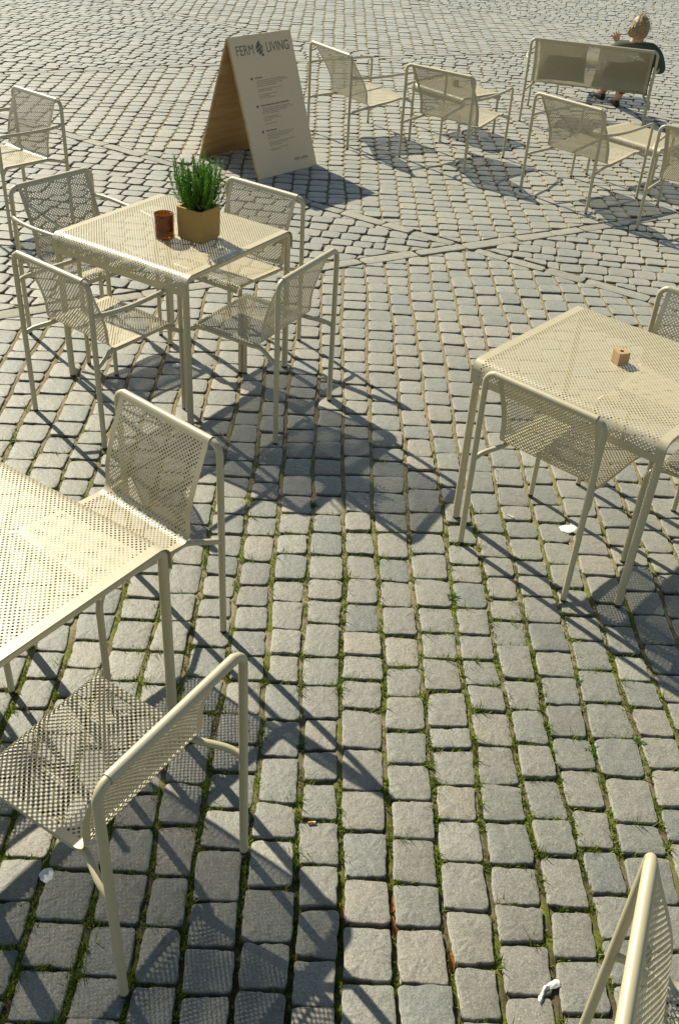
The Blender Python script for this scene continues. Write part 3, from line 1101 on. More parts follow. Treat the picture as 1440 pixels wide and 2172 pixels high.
def lay(reg, ax, ay, pitch, ju, jv, lmean, seed):
    """rows of setts: ay runs along the unbroken joints, ax across them"""
    rng = np.random.default_rng(seed)
    rr = random.Random(seed)
    # extent in (u, v)
    cs = [(-9.5, 0), (9.5, 0), (-9.5, 24), (9.5, 24)]
    us = [x * ax[0] + y * ax[1] for x, y in cs]
    vs = [x * ay[0] + y * ay[1] for x, y in cs]
    k0, k1 = int(min(us) / pitch) - 1, int(max(us) / pitch) + 1
    edges = {}
    for k in range(k0, k1 + 2):
        edges[k] = k * pitch + rr.uniform(-0.007, 0.007)
    EDGES[reg] = edges
    for k in range(k0, k1 + 1):
        v = min(vs) + rr.uniform(0, 0.15)
        while v < max(vs):
            l = lmean * min(1.32, max(0.62, rr.gauss(1.0, 0.10)))
            if rr.random() < 0.02:
                l *= 0.6
            vm = v + l / 2
            um = (edges[k] + edges[k + 1]) / 2 + wob(k + 0.5, vm)
            x, y = um * ax[0] + vm * ay[0], um * ax[1] + vm * ay[1]
            if visible(x, y) and min(side(q, x, y) * s for q, s in BND[reg]) > -0.12 and (region(x, y) == reg or True):
                near = y < 4.3
                mid = y < 8.2
                du, dv = ju / 2, jv / 2
                jw = 0.004 if near else 0.003
                q = []
                for (su, sv) in ((0, 0), (1, 0), (1, 1), (0, 1)):
                    vv = v + (dv if sv == 0 else l - dv) + rr.gauss(0, jw * 0.7)
                    uu = edges[k + su] + wob(k + su, vv) + (du if su == 0 else -du) + rr.gauss(0, jw * 0.6)
                    q.append((uu * ax[0] + vv * ay[0], uu * ax[1] + vv * ay[1]))
                for (ln_, sg) in BND[reg]:
                    q = clip(q, ln_, sg, SLABW / 2 + 0.009)
                    if len(q) < 3:
                        break
                if len(q) >= 3 and abs(area(q)) > 0.0022:
                    if area(q) < 0:
                        q.reverse()
                    open_j = max(0.0, min(1.0, (2.3 - y) / 1.0))
                    if near:
                        emit_stone(q, SV, SF, SS, rng, 44 if y < 2.8 else 32, 0.0023, 0.0, 0.045, 0.011 + 0.010 * open_j, 2)
                        for _ in range(13):
                            s_ = rr.random()
                            col_ = rr.random() < 0.6
                            if col_:
                                uu, vv = edges[k] + wob(k, v + l * s_), v + l * s_
                            else:
                                uu, vv = um + (s_ - 0.5) * pitch, v
                            JOINTS.append((uu * ax[0] + vv * ay[0], uu * ax[1] + vv * ay[1], col_))
                    elif mid:
                        emit_stone(q, SV, SF, SS, rng, 20, 0.0018, 0.0, 0.035, 0.011, 1)
                    else:
                        emit_stone(q, SV, SF, SS, rng, 12, 0.0014, 0.0, 0.03, 0.011, 0)
            v += l

lay('near', UX, UY, 0.1360, 0.0180, 0.0100, 0.1405, 1)
lay('top', UX, UY, 0.1360, 0.0140, 0.0110, 0.1300, 2)
lay('far', UX, UY, 0.1420, 0.0150, 0.0110, 0.1350, 3)
lay('left', (CY[0], CY[1]), (-CX[0], -CX[1]), 0.1330, 0.0120, 0.0150, 0.1500, 4)
lay('right', (CY[0], CY[1]), (-CX[0], -CX[1]), 0.1330, 0.0125, 0.0140, 0.1500, 5)
lay('farleft', (CY[0], CY[1]), (-CX[0], -CX[1]), 0.1330, 0.0120, 0.0160, 0.1500, 6)
lay('farright', (CY[0], CY[1]), (-CX[0], -CX[1]), 0.1330, 0.0120, 0.0150, 0.1500, 7)
lay('beyond', (CY[0], CY[1]), (-CX[0], -CX[1]), 0.1330, 0.0120, 0.0150, 0.1500, 8)
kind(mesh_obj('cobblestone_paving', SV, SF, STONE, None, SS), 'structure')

# sand packed into the unbroken joints, just under the stone tops
RV, RF = [], []
def sand_ribbons(reg, ax, ay, pitch, seed, zt, wid):
    rr = random.Random(seed)
    cs = [(-9.5, 0), (9.5, 0), (-9.5, 24), (9.5, 24)]
    us = [x * ax[0] + y * ax[1] for x, y in cs]
    vs = [x * ay[0] + y * ay[1] for x, y in cs]
    edges = EDGES[reg]
    for k in sorted(edges):
        v, prev = min(vs), None
        while v < max(vs):
            u = edges[k] + wob(k, v)
            x, y = u * ax[0] + v * ay[0], u * ax[1] + v * ay[1]
            st = 0.02 if y < 5 else (0.05 if y < 10 else 0.10)
            ok = visible(x, y) and min(side(q, x, y) * s_ for q, s_ in BND[reg]) > 0.05
            # sand is washed out of the joints near the bottom, and in patches elsewhere
            fill = 0.45 * sin(3.1 * x + 1.3 * y + k) + 0.35 * sin(5.3 * y + 2.7 * k) + 0.25 * rr.gauss(0, 1) * 0.4
            z = zt + 0.0022 * fill + rr.gauss(0, 0.0006) - 0.026 * math.exp(-((x - 0.05) / 0.33) ** 2 - ((y - 1.35) / 0.30) ** 2) - 0.005 * max(0.0, min(1.0, (2.2 - y) / 0.9))
            if ok:
                w_ = wid * rr.uniform(0.85, 1.15)
                cur = []
                for (d_, dz_) in ((-1, -0.0022), (-0.35, 0.0004), (0.3, 0.0008), (1, -0.0022)):
                    RV.append(((u + d_ * w_) * ax[0] + v * ay[0], (u + d_ * w_) * ax[1] + v * ay[1], z + dz_ + rr.gauss(0, 0.0005)))
                    cur.append(len(RV) - 1)
                if prev:
                    for i in range(3):
                        RF.append((prev[i], prev[i + 1], cur[i + 1], cur[i]))
                prev = cur
            else:
                prev = None
            v += st
for (reg_, sd_, z_, w_) in (('near', 1, -0.0062, 0.0135), ('top', 2, -0.0082, 0.0115), ('far', 3, -0.0085, 0.0120)):
    sand_ribbons(reg_, UX, UY, 0, 50 + sd_, z_, w_)
for (reg_, sd_) in (('left', 4), ('right', 5), ('farleft', 6), ('farright', 7), ('beyond', 8)):
    sand_ribbons(reg_, (CY[0], CY[1]), (-CX[0], -CX[1]), 0, 50 + sd_, -0.0105, 0.011)
kind(mesh_obj('joint_sand', RV, RF, SAND, None, True), 'structure')

# flat stone strips along the seams
TV, TF, TS = [], [], []
rng = np.random.default_rng(40)
rr = random.Random(9)
for l in 'abcde':
    x0, y0, k = LINES[l]
    d = Vector((1, k, 0)).normalized()
    nn = Vector((-d.y, d.x, 0))
    for sg in (-1, 1):
        t = 0.0 if l in 'bc' else (0.085 if l in 'ad' else 0.0)
        while t < 14.0:
            ln_ = rr.uniform(0.22, 0.46)
            c = Vector((x0, y0, 0)) + d * (sg * (t + ln_ / 2))
            ok = visible(c.x, c.y)
            if l == 'e' and side('c', c.x, c.y) < 0:
                ok = False
            if l == 'c' and side('a', c.x, c.y) < 0:
                ok = False
            if ok:
                hw_ = SLABW / 2 * rr.uniform(0.90, 1.06)
                q = []
                for (a, b) in ((0.005, -1), (ln_ - 0.005, -1), (ln_ - 0.005, 1), (0.005, 1)):
                    p = Vector((x0, y0, 0)) + d * (sg * (t + a + rr.uniform(-0.004, 0.004))) + nn * (b * hw_ + rr.uniform(-0.007, 0.007))
                    q.append((p.x, p.y))
                if area(q) < 0:
                    q.reverse()
                emit_stone(q, TV, TF, TS, rng, 32 if c.y < 9 else 16, 0.0036, 0.0, 0.04, 0.004, 1)
            t += ln_
kind(mesh_obj('stone_strip_seams', TV, TF, SLAB, None, TS), 'structure')

# soil / sand sheet under and between the setts
def vnoise(X, Y, seed, n=7):
    r = np.random.default_rng(seed)
    Z = np.zeros_like(X)
    for i in range(n):
        a, fq, ph = r.uniform(0, 2 * pi), r.uniform(2, 26), r.uniform(0, 2 * pi)
        Z += np.sin((X * cos(a) + Y * sin(a)) * fq + ph) / n
    return Z
xs = np.concatenate([[-60, -20], np.arange(-2.2, 2.25, 0.03), [20, 60]])
ys = np.concatenate([[-20, -3], np.arange(0.3, 5.6, 0.03), np.arange(6, 24.1, 1.0), [60, 90]])
X, Y = np.meshgrid(xs, ys)
openj = np.exp(-((X - 0.05) / 0.45) ** 2 - ((Y - 1.35) / 0.35) ** 2)
Zg = -0.0155 - 0.004 * vnoise(X, Y, 3) - 0.016 * openj * (0.75 + 0.5 * vnoise(X, Y, 5)) + RNG.normal(0, 0.0012, X.shape)
Zg = np.where((np.abs(X) > 2.3) | (Y > 5.7) | (Y < 0.2), -0.016, Zg)
nx, ny = len(xs), len(ys)
V = np.stack([X.ravel(), Y.ravel(), Zg.ravel()], 1)
F = [(j * nx + i, j * nx + i + 1, (j + 1) * nx + i + 1, (j + 1) * nx + i) for j in range(ny - 1) for i in range(nx - 1)]
kind(mesh_obj('ground', V.tolist(), F, SAND, None, True), 'structure')

# moss and fine grass in the joints (uncountable)
def moss_density(x, y):
    d = 0.5 + 0.5 * float(vnoise(np.array([x * 0.55]), np.array([y * 0.55]), 21, 6)[0]) * 2.2
    core = math.exp(-(((x - 0.12) / 0.55) ** 2 + ((y - 2.75) / 0.85) ** 2)) * 1.1
    left = math.exp(-(((x + 0.7) / 0.5) ** 2 + ((y - 2.1) / 0.9) ** 2)) * 0.9
    rightw = math.exp(-(((x - 0.85) / 0.4) ** 2 + ((y - 2.2) / 0.5) ** 2)) * 0.55
    lb = math.exp(-(((x + 0.25) / 0.6) ** 2 + ((y - 1.6) / 0.4) ** 2)) * 0.45
    far = 0.10 if y < 3.9 else 0.02
    return max(0.0, d) * (core + left + rightw + lb + far)
moss = MB()
rr = random.Random(77)
for (x, y, col_) in JOINTS:
    p = moss_density(x, y)
    if rr.random() > p * 2.9:
        continue
    nb = rr.randint(9, 20) if y < 2.6 else rr.randint(6, 12)
    tall = rr.random() < 0.08
    z0 = -0.008 - 0.020 * math.exp(-((x - 0.05) / 0.40) ** 2 - ((y - 1.35) / 0.33) ** 2)
    for _ in range(nb):
        a = rr.uniform(0, 2 * pi)
        r = abs(rr.gauss(0, 0.013))
        bx, by = x + r * cos(a), y + r * sin(a)
        hgt = rr.uniform(0.007, 0.018) * (2.2 if tall else 1.0)
        w = rr.uniform(0.0012, 0.0028)
        a2 = rr.uniform(0, 2 * pi)
        lx, ly = cos(a2), sin(a2)
        lean = rr.uniform(0.2, 1.1) * hgt
        moss.add([(bx - ly * w, by + lx * w, z0), (bx + ly * w, by - lx * w, z0), (bx + lx * lean, by + ly * lean, z0 + hgt)], [(0, 1, 2)], False)
mo = moss.build('joint_moss', MOSS, None)
kind(mo, 'stuff')
tag(mo, 'green moss and fine grass growing in the joints between the cobbles', 'moss')

def snap(x, y):
    return min((j for j in JOINTS if j[2]), key=lambda j: (j[0] - x) ** 2 + (j[1] - y) ** 2)[:2]

# single weeds
def weed_mesh(seed, n, ln, wd):
    r = random.Random(seed)
    b = MB()
    for k in range(n):
        a = r.uniform(0, 2 * pi)
        l = ln * r.uniform(0.5, 1.0)
        up = r.uniform(0.35, 1.2)
        d = Vector((cos(a), sin(a), up)).normalized()
        sd = Vector((-sin(a), cos(a), 0)) * wd * r.uniform(0.7, 1.2)
        p0 = Vector((r.gauss(0, 0.005), r.gauss(0, 0.005), 0))
        m_, e = p0 + d * l * 0.55, p0 + d * l + Vector((0, 0, -l * 0.25))
        b.add([p0, m_ + sd, e, m_ - sd], [(0, 1, 2, 3)], False)
    return b
WG = 'small weeds in the joints'
weeds = [(0.388, 2.850, 46, 0.038, 0.0034, 'bushy bright green weed in a joint in the middle of the cobbles'),
         (0.816, 2.470, 26, 0.032, 0.0026, 'spindly green weed in a joint right of the middle'),
         (0.820, 2.135, 34, 0.034, 0.0030, 'low green weed in a joint at the lower right, under the spindly weed'),
         (1.075, 2.185, 28, 0.036, 0.0028, 'green weed in a joint close to the lower right edge'),
         (-0.161, 3.390, 34, 0.032, 0.0028, 'dark green weed in a joint within the shadow of the planter table'),
         (-0.115, 2.090, 34, 0.026, 0.0036, 'round leaved weed in a joint right of the bottom left chair'),
         (-0.860, 2.640, 34, 0.030, 0.0034, 'round leaved weed in a joint beneath the bare left hand table'),
         (-1.490, 3.760, 36, 0.030, 0.0030, 'grassy weed in a joint near the left edge, below the planter table')]
for i, (x, y, n, ln_, wd, lab) in enumerate(weeds):
    o = weed_mesh(100 + i, n, ln_, wd).build('weed', WEED)
    x, y = snap(x, y)
    o.location = (x, y, -0.008)
    tag(o, lab, 'weed', WG)

# ------------------------------------------------------------------ litter
def spot(x, y, r, seed, name, m, lab, cat, grp=None, sx=1.0, rot=0.0):
    rs = random.Random(seed)
    n = 26
    V, F = [], []
    ph = [rs.uniform(0, 2 * pi) for _ in range(4)]
    for lay_ in range(3):
        for k in range(n):
            a = 2 * pi * k / n
            q = r * (1 + 0.10 * sin(2 * a + ph[0]) + 0.07 * sin(3 * a + ph[1]) + 0.05 * sin(7 * a + ph[2]))
            s_ = (1.0, 0.97, 0.80)[lay_]
            z = (0.0, 0.0016, 0.0028)[lay_]
            V.append((q * s_ * cos(a) * sx, q * s_ * sin(a), z))
    for l_ in range(2):
        for k in range(n):
            F.append((l_ * n + k, l_ * n + (k + 1) % n, (l_ + 1) * n + (k + 1) % n, (l_ + 1) * n + k))
    F.append(tuple(2 * n + k for k in range(n)))
    o = mesh_obj(name, V, F, m, None, True)
    o.location = (x, y, 0.0006)
    o.rotation_euler = (0, 0, rot)
    return tag(o, lab, cat, grp)
spot(0.966, 3.355, 0.031, 4, 'white_spot', GUM, 'large white flattened spot on a cobble under the right hand table', 'white spot', 'white spots on the cobbles', 1.15, 0.3)
spot(-0.733, 1.574, 0.022, 5, 'white_spot', GUM, 'white splash on a dark cobble under the bottom left chair', 'white spot', 'white spots on the cobbles')
spot(-0.898, 4.575, 0.022, 6, 'white_spot', GUM, 'white spot on a shaded cobble below the planter table', 'white spot', 'white spots on the cobbles')
spot(0.851, 9.488, 0.040, 7, 'white_spot', GUM, 'small pale spot on the cobbles under the low table', 'white spot', 'white spots on the cobbles')

def crumpled_paper():
    rs = random.Random(12)
    n, m = 14, 5
    V, F = [], []
    for i in range(n):
        t = i / (n - 1)
        for j in range(m):
            s_ = j / (m - 1) - 0.5
            x = t * 0.075 + rs.gauss(0, 0.0015)
            y = s_ * (0.015 - 0.005 * sin(t * 5)) - 0.026 * (t < 0.4) * (0.4 - t) / 0.4 + rs.gauss(0, 0.001)
            z = 0.003 + 0.003 * cos(s_ * 5) + rs.gauss(0, 0.0012)
            V.append((x, y, max(0.001, z)))
    for i in range(n - 1):
        for j in range(m - 1):
            F.append((i * m + j, (i + 1) * m + j, (i + 1) * m + j + 1, i * m + j + 1))
    b = len(V)
    V += [(v[0], v[1], v[2] - 0.0010) for v in V]
    F += [tuple(reversed([q + b for q in f])) for f in F]
    o = mesh_obj('paper_scrap', V, F, WHITE, None, True)
    o.location = (0.575, 1.335, 0.001)
    o.rotation_euler = (0, 0, radians(24))
    tag(o, 'crumpled white strip of paper lying on the cobbles near the bottom right', 'paper')
crumpled_paper()

def cigarette(x, y, yaw, ln_, white, lab):
    root = empty('cigarette_butt', (x, y, 0.005), yaw)
    b = MB()
    if white:
        b.tube([(-ln_ / 2, 0, 0), (ln_ / 2, 0, 0)], 0.0038, 10)
        b.build('paper_roll', WHITE, root)
    else:
        b.tube([(-ln_ / 2, 0, 0), (ln_ * 0.2, 0, 0)], 0.0040, 10)
        b.build('filter', BUTT, root)
        c = MB()
        c.tube([(ln_ * 0.2, 0, 0), (ln_ / 2, 0, 0.0005)], 0.0038, 10)
        c.build('paper_roll', WHITE, root)
    tag(root, lab, 'cigarette butt', 'cigarette butts on the cobbles')
cigarette(0.727, 3.412, -38, 0.030, True, 'thin white cigarette piece on a cobble below the right hand table')
cigarette(-0.957, 2.154, -60, 0.024, False, 'orange filtered cigarette butt in a joint left of the bottom left chair')
cigarette(-0.02, 1.800, 10, 0.022, False, 'cigarette butt in the joint right of the bottom left chair')

def leaf(x, y, yaw, ln_, w, seed, lab):
    rs = random.Random(seed)
    n = 9
    V, F = [], []
    for i in range(n):
        t = i / (n - 1)
        hw_ = w * sin(pi * min(1, t * 0.97 + 0.02)) ** 0.7 + 0.0004
        for j in (-1, -0.5, 0, 0.5, 1):
            V.append((t * ln_ - ln_ / 2, j * hw_ + rs.gauss(0, 0.0006), 0.004 * abs(j) ** 1.5 + 0.006 * sin(t * 4) + rs.gauss(0, 0.0008)))
    for i in range(n - 1):
        for j in range(4):
            F.append((i * 5 + j, (i + 1) * 5 + j, (i + 1) * 5 + j + 1, i * 5 + j + 1))
    b = len(V)
    V += [(v[0], v[1], v[2] - 0.0005) for v in V]
    F += [tuple(reversed([q + b for q in f])) for f in F]
    o = mesh_obj('fallen_leaf', V, F, LEAFB, None, True)
    x, y = snap(x, y)
    o.location = (x, y, -0.006 if y > 1.8 else -0.012)
    o.rotation_euler = (rs.uniform(0.5, 1.0), rs.uniform(-.2, .2), radians(yaw))
    tag(o, lab, 'leaf', 'dry leaves in the open joints')
leaf(0.030, 1.535, 94, 0.075, 0.011, 1, 'long rust brown leaf wedged in an open joint, leftmost of the fallen leaves')
leaf(0.165, 1.560, 84, 0.060, 0.009, 2, 'dark brown leaf wedged in the joint between the other two open joints')
leaf(0.290, 1.490, 95, 0.070, 0.012, 3, 'bright rust brown leaf in the open joint above the dark corner of the bottom cobbles')
leaf(0.300, 1.405, 86, 0.060, 0.011, 4, 'curled rust brown leaf lowest in the right hand open joint')
leaf(0.425, 2.100, 80, 0.032, 0.009, 5, 'tiny orange leaf in a joint in the middle right of the cobbles')
leaf(0.610, 2.125, 80, 0.034, 0.009, 6, 'tiny tan leaf standing in a joint right of the other tiny leaf')

# ------------------------------------------------------------------ cushions and the seated woman
Bx, By, Byaw = 2.0504, 9.9247, radians(-13.97)
def bloc(x, y, z):
    return Vector((Bx + x * cos(Byaw) - y * sin(Byaw), By + x * sin(Byaw) + y * cos(Byaw), z))

def cushion(x, y, z, w, h, t, tiltx, roll, lab):
    root = empty('cushion', bloc(x, y, z), math.degrees(Byaw))
    n = 16
    V, F = [], []
    for sgn in (1, -1):
        for j in range(n + 1):
            for i in range(n + 1):
                a, b = i / n * 2 - 1, j / n * 2 - 1
                puff = ((1 - a ** 4) * (1 - b ** 4)) ** 0.5
                pin = 1 - 0.05 * (1 - abs(a) ** 3 * abs(b) ** 3) * (max(abs(a), abs(b)) ** 6)
                V.append((a * w / 2 * pin, sgn * (0.006 + t / 2 * puff + 0.004 * sin(a * 7 + b * 5)), b * h / 2 * pin))
    m = (n + 1) ** 2
    for s_ in range(2):
        for j in range(n):
            for i in range(n):
                q = s_ * m + j * (n + 1) + i
                f = (q, q + 1, q + n + 2, q + n + 1)
                F.append(f if s_ else f[::-1])
    rim = [i for i in range(n + 1)] + [(j + 1) * (n + 1) - 1 for j in range(1, n + 1)] + [n * (n + 1) + i for i in range(n - 1, -1, -1)] + [j * (n + 1) for j in range(n - 1, 0, -1)]
    for e in range(len(rim)):
        a, b = rim[e], rim[(e + 1) % len(rim)]
        F.append((a, b, m + b, m + a))
    M = Matrix.Rotation(radians(tiltx), 4, 'X') @ Matrix.Rotation(radians(roll), 4, 'Y')
    V = [M @ Vector(v) for v in V]
    c = mesh_obj('cover', V, F, CUSH, root, True)
    tag(root, lab, 'cushion', 'olive cushions on the bench')
cushion(-0.280, 0.238, 0.532, 0.46, 0.39, 0.10, 17, -2, 'olive cushion leaning alone against the left half of the bench back')
cushion(0.300, 0.252, 0.515, 0.54, 0.41, 0.10, 17, 3, 'olive cushion behind the back of the seated woman')

def skin_mesh(name, nodes, edges, m, parent, sub=2, root_i=0, world=True):
    """nodes: list of (pos, radius)"""
    me = bpy.data.meshes.new(name)
    me.from_pydata([tuple(p) for p, r in nodes], edges, [])
    o = bpy.data.objects.new(name, me)
    COL.objects.link(o)
    md = o.modifiers.new('skin', 'SKIN')
    md.use_smooth_shade = True
    for i, (p, r) in enumerate(nodes):
        rad = r if isinstance(r, tuple) else (r, r)
        me.skin_vertices[0].data[i].radius = rad
        me.skin_vertices[0].data[i].use_root = (i == root_i)
    sm = o.modifiers.new('sub', 'SUBSURF')
    sm.levels = sm.render_levels = sub
    dg = bpy.context.evaluated_depsgraph_get()
    em = bpy.data.meshes.new_from_object(o.evaluated_get(dg))
    bpy.data.objects.remove(o)
    return em

def woman():
    root = empty('person', bloc(0.36, 0.30, 0.0), math.degrees(Byaw))
    tag(root, 'person with blond pinned up hair in a green shirt, sitting on the bench', 'person')
    ox, oy = 0.36, 0.30
    L = lambda x, y, z: (x - ox, y - oy, z)
    nodes, edges = [], []
    def nd(x, y, z, r, par=None):
        nodes.append((L(x, y, z), r))
        if par is not None:
            edges.append((par, len(nodes) - 1))
        return len(nodes) - 1
    pel = nd(0.355, 0.40, 0.435, (0.135, 0.085))
    wa = nd(0.357, 0.335, 0.52, (0.115, 0.08), pel)
    ch = nd(0.360, 0.270, 0.635, (0.125, 0.085), wa)
    cl = nd(0.362, 0.235, 0.725, (0.085, 0.06), ch)
    nk = nd(0.364, 0.235, 0.785, 0.047, cl)
    hd0 = nd(0.364, 0.250, 0.835, 0.058, nk)
    # right arm hangs beside the bench end, forearm on the armrest
    s = nd(0.500, 0.225, 0.715, 0.056, cl)
    s2 = nd(0.560, 0.210, 0.690, 0.052, s)
    e = nd(0.625, 0.235, 0.540, 0.038, s2)
    w = nd(0.590, 0.430, 0.600, 0.026, e)
    def hand(wrist, wp, d, up, k):
        """palm with five separate fingers; d = pointing direction, up = back of hand"""
        d, up = Vector(d).normalized(), Vector(up).normalized()
        sd = d.cross(up).normalized()
        p0 = Vector(wp)
        pm = p0 + d * 0.045
        nodes.append((tuple(pm), (0.030, 0.014)))
        edges.append((wrist, len(nodes) - 1))
        pi_ = len(nodes) - 1
        for f, (off, ln_, sp) in enumerate(((-0.027, 0.066, -0.16), (-0.009, 0.076, -0.05), (0.009, 0.071, 0.06), (0.026, 0.055, 0.20))):
            b0 = pm + d * 0.036 + sd * off
            dd = (d + sd * sp).normalized()
            b1 = b0 + dd * ln_ * 0.5 - up * 0.004
            b2 = b0 + dd * ln_ - up * (0.012 + 0.006 * f)
            last = pi_
            for q, r in ((b0, 0.0088), (b1, 0.0082), (b2, 0.0068)):
                nodes.append((tuple(q), r))
                edges.append((last, len(nodes) - 1))
                last = len(nodes) - 1
        t0 = p0 + d * 0.024 - sd * k * 0.030
        t1 = t0 + (d * 0.75 - sd * k * 0.7).normalized() * 0.034
        t2 = t1 + (d * 1.0 - sd * k * 0.35).normalized() * 0.026
        last = pi_
        for q, r in ((t0, 0.012), (t1, 0.0098), (t2, 0.0075)):
            nodes.append((tuple(q), r))
            edges.append((last, len(nodes) - 1))
            last = len(nodes) - 1
    hand(w, L(0.590, 0.430, 0.600), (-0.1, 1, -0.05), (0, 0, 1), -1)
    # left arm: elbow forward, forearm folded back so the raised hand shows over the backrest
    s = nd(0.226, 0.225, 0.708, 0.056, cl)
    s2 = nd(0.172, 0.235, 0.680, 0.050, s)
    e = nd(0.215, 0.500, 0.560, 0.036, s2)
    w = nd(0.200, 0.385, 0.675, 0.024, e)
    hand(w, L(0.200, 0.385, 0.675), (-0.30, 0.05, 0.9), (0.4, 0.85, 0.2), 1)
    # legs, stretched forward under the low table
    legs = []
    for (hx, kn, an, toe) in ((0.430, (0.400, 0.850, 0.455), (0.285, 1.130, 0.085), (0.255, 1.255, 0.030)),
                              (0.285, (0.230, 0.900, 0.470), (0.125, 1.340, 0.090), (0.060, 1.450, 0.035))):
        h = nd(hx, 0.47, 0.435, 0.085, pel)
        m_ = nd((hx + kn[0]) / 2, (0.47 + kn[1]) / 2, 0.455, 0.075, h)
        k = nd(*kn, 0.056, m_)
        c = nd(kn[0] * 0.65 + an[0] * 0.35, kn[1] * 0.65 + an[1] * 0.35, kn[2] * 0.65 + an[2] * 0.35, 0.054, k)
        a = nd(*an, 0.035, c)
        b0 = nd((an[0] + toe[0]) / 2, (an[1] + toe[1]) / 2, 0.050, (0.038, 0.030), a)
        t = nd(*toe, (0.036, 0.020), b0)
        legs.append((Vector(L(hx, 0.47, 0.435)), Vector(L(*kn)), Vector(L(*an)), Vector(L(*toe))))
    body = skin_mesh('body', nodes, edges, SKIN, root, 2)
    # head: ovoid with brow, nose, mouth, chin and ears, fused with the neck
    b = MB()
    hc = Vector(L(0.364, 0.240, 0.872))
    nu, nv = 40, 30
    V, F = [], []
    for j in range(nv + 1):
        th = pi * j / nv
        for i in range(nu):
            ph = 2 * pi * i / nu
            d = Vector((sin(th) * cos(ph), sin(th) * sin(ph), cos(th)))
            p = Vector((d.x * 0.074, d.y * 0.094, d.z * 0.112))
            if d.z < 0:
                p.x *= 1 + 0.30 * d.z
                p.y *= 1 + 0.12 * d.z
                if d.y > 0:
                    p.y += 0.012 * (-d.z)
            fr = max(0, d.y)
            g = lambda cx, cz, sx, sz: math.exp(-((d.x - cx) / sx) ** 2 - ((d.z - cz) / sz) ** 2) * (d.y > 0)
            p.y += 0.026 * g(0, -0.22, 0.13, 0.16) + 0.008 * g(0, -0.02, 0.10, 0.22) - 0.010 * g(0.36, 0.02, 0.16, 0.10) - 0.010 * g(-0.36, 0.02, 0.16, 0.10)
            p.y += 0.006 * g(0, -0.52, 0.22, 0.05) + 0.006 * g(0, -0.62, 0.22, 0.05) - 0.005 * g(0, -0.57, 0.25, 0.03) + 0.008 * g(0, -0.86, 0.3, 0.14)
            ear = math.exp(-((d.z + 0.12) / 0.22) ** 2 - ((d.y + 0.08) / 0.16) ** 2)
            p.x += (0.014 if d.x > 0 else -0.014) * ear
            V.append(hc + p)
    for j in range(nv):
        for i in range(nu):
            F.append((j * nu + i, (j + 1) * nu + i, (j + 1) * nu + (i + 1) % nu, j * nu + (i + 1) % nu))
    bm = bmesh.new()
    bm.from_mesh(body)
    tmp = bpy.data.meshes.new('t')
    tmp.from_pydata([tuple(v) for v in V], [], F)
    bm.from_mesh(tmp)
    bm.to_mesh(body)
    bm.free()
    o = bpy.data.objects.new('body', body)
    COL.objects.link(o)
    rm = o.modifiers.new('fuse', 'REMESH')
    rm.mode = 'VOXEL'
    rm.voxel_size = 0.0045
    rm.use_smooth_shade = True
    dg = bpy.context.evaluated_depsgraph_get()
    fused = bpy.data.meshes.new_from_object(o.evaluated_get(dg))
    bpy.data.objects.remove(o)
    fused.materials.clear()
    fused.materials.append(SKIN)
    ob = link(bpy.data.objects.new('body', fused))
    ob.parent = root
    # eyes
    for sx in (-1, 1):
        e_ = MB()
        e_.lathe([(0.0005, -0.010), (0.007, -0.007), (0.010, 0), (0.007, 0.007), (0.0005, 0.010)], 14)
        eo = e_.build('eye', mat_simple('eye_white', (0.75, 0.74, 0.72), 0.2, 0.5), root)
        eo.location = hc + Vector((sx * 0.029, 0.080, 0.002))
    # hair: swept up shell with a bun
    def shell(c, rx, ry, rz, amp, seed, cut, name, par):
        rs = random.Random(seed)
        ph = [rs.uniform(0, 6.28) for _ in range(6)]
        V, F = [], []
        n1, n2 = 44, 26
        for j in range(n2 + 1):
            th = pi * j / n2
            for i in range(n1):
                a = 2 * pi * i / n1
                d = Vector((sin(th) * cos(a), sin(th) * sin(a), cos(th)))
                w_ = 1 + amp * (sin(9 * a + 3 * d.z + ph[0]) * 0.5 + sin(17 * a - 4 * d.z + ph[1]) * 0.35 + sin(6 * th + ph[2]) * 0.3)
                p = Vector((d.x * rx, d.y * ry, d.z * rz)) * w_
                if cut:
                    lim = cut(d)
                    if lim is not None:
                        p *= lim
                V.append(c + p)
        for j in range(n2):
            for i in range(n1):
                F.append((j * n1 + i, (j + 1) * n1 + i, (j + 1) * n1 + (i + 1) % n1, j * n1 + (i + 1) % n1))
        return V, F
    hb = MB()
    def cutf(d):
        # pull the shell inside the skull over the face and below the hairline
        face = d.y > 0.35 and d.z < 0.45
        low = d.z < -0.42 - 0.35 * max(0.0, -d.y)
        return 0.78 if (face or low) else None
    V, F = shell(hc + Vector((0, -0.010, 0.010)), 0.089, 0.106, 0.117, 0.05, 2, cutf, 'h', None)
    hb.add(V, F, True)
    V, F = shell(hc + Vector((-0.050, -0.090, 0.000)), 0.052, 0.046, 0.052, 0.14, 6, None, 'b', None)
    hb.add(V, F, True)
    rs = random.Random(8)
    for k in range(170):
        a, z = rs.uniform(0, 2 * pi), rs.uniform(-0.4, 1)
        q = sqrt(max(0, 1 - z * z))
        d = Vector((q * cos(a), q * sin(a), z))
        if d.y > 0.3 and d.z < 0.4:
            continue
        p = hc + Vector((d.x * 0.096, d.y * 0.11 - 0.01, d.z * 0.12 + 0.01))
        t_ = Vector((-d.y, d.x, rs.uniform(-.6, .9))).normalized()
        e_ = p + t_ * rs.uniform(0.02, 0.05) + d * rs.uniform(-0.004, 0.009)
        hb.tube([p - d * 0.004, (p + e_) / 2 + d * 0.004, e_], 0.0011, 4, False)
    hb.build('hair', HAIR, root)
    # shirt over torso and upper arms
    sn, se = [], []
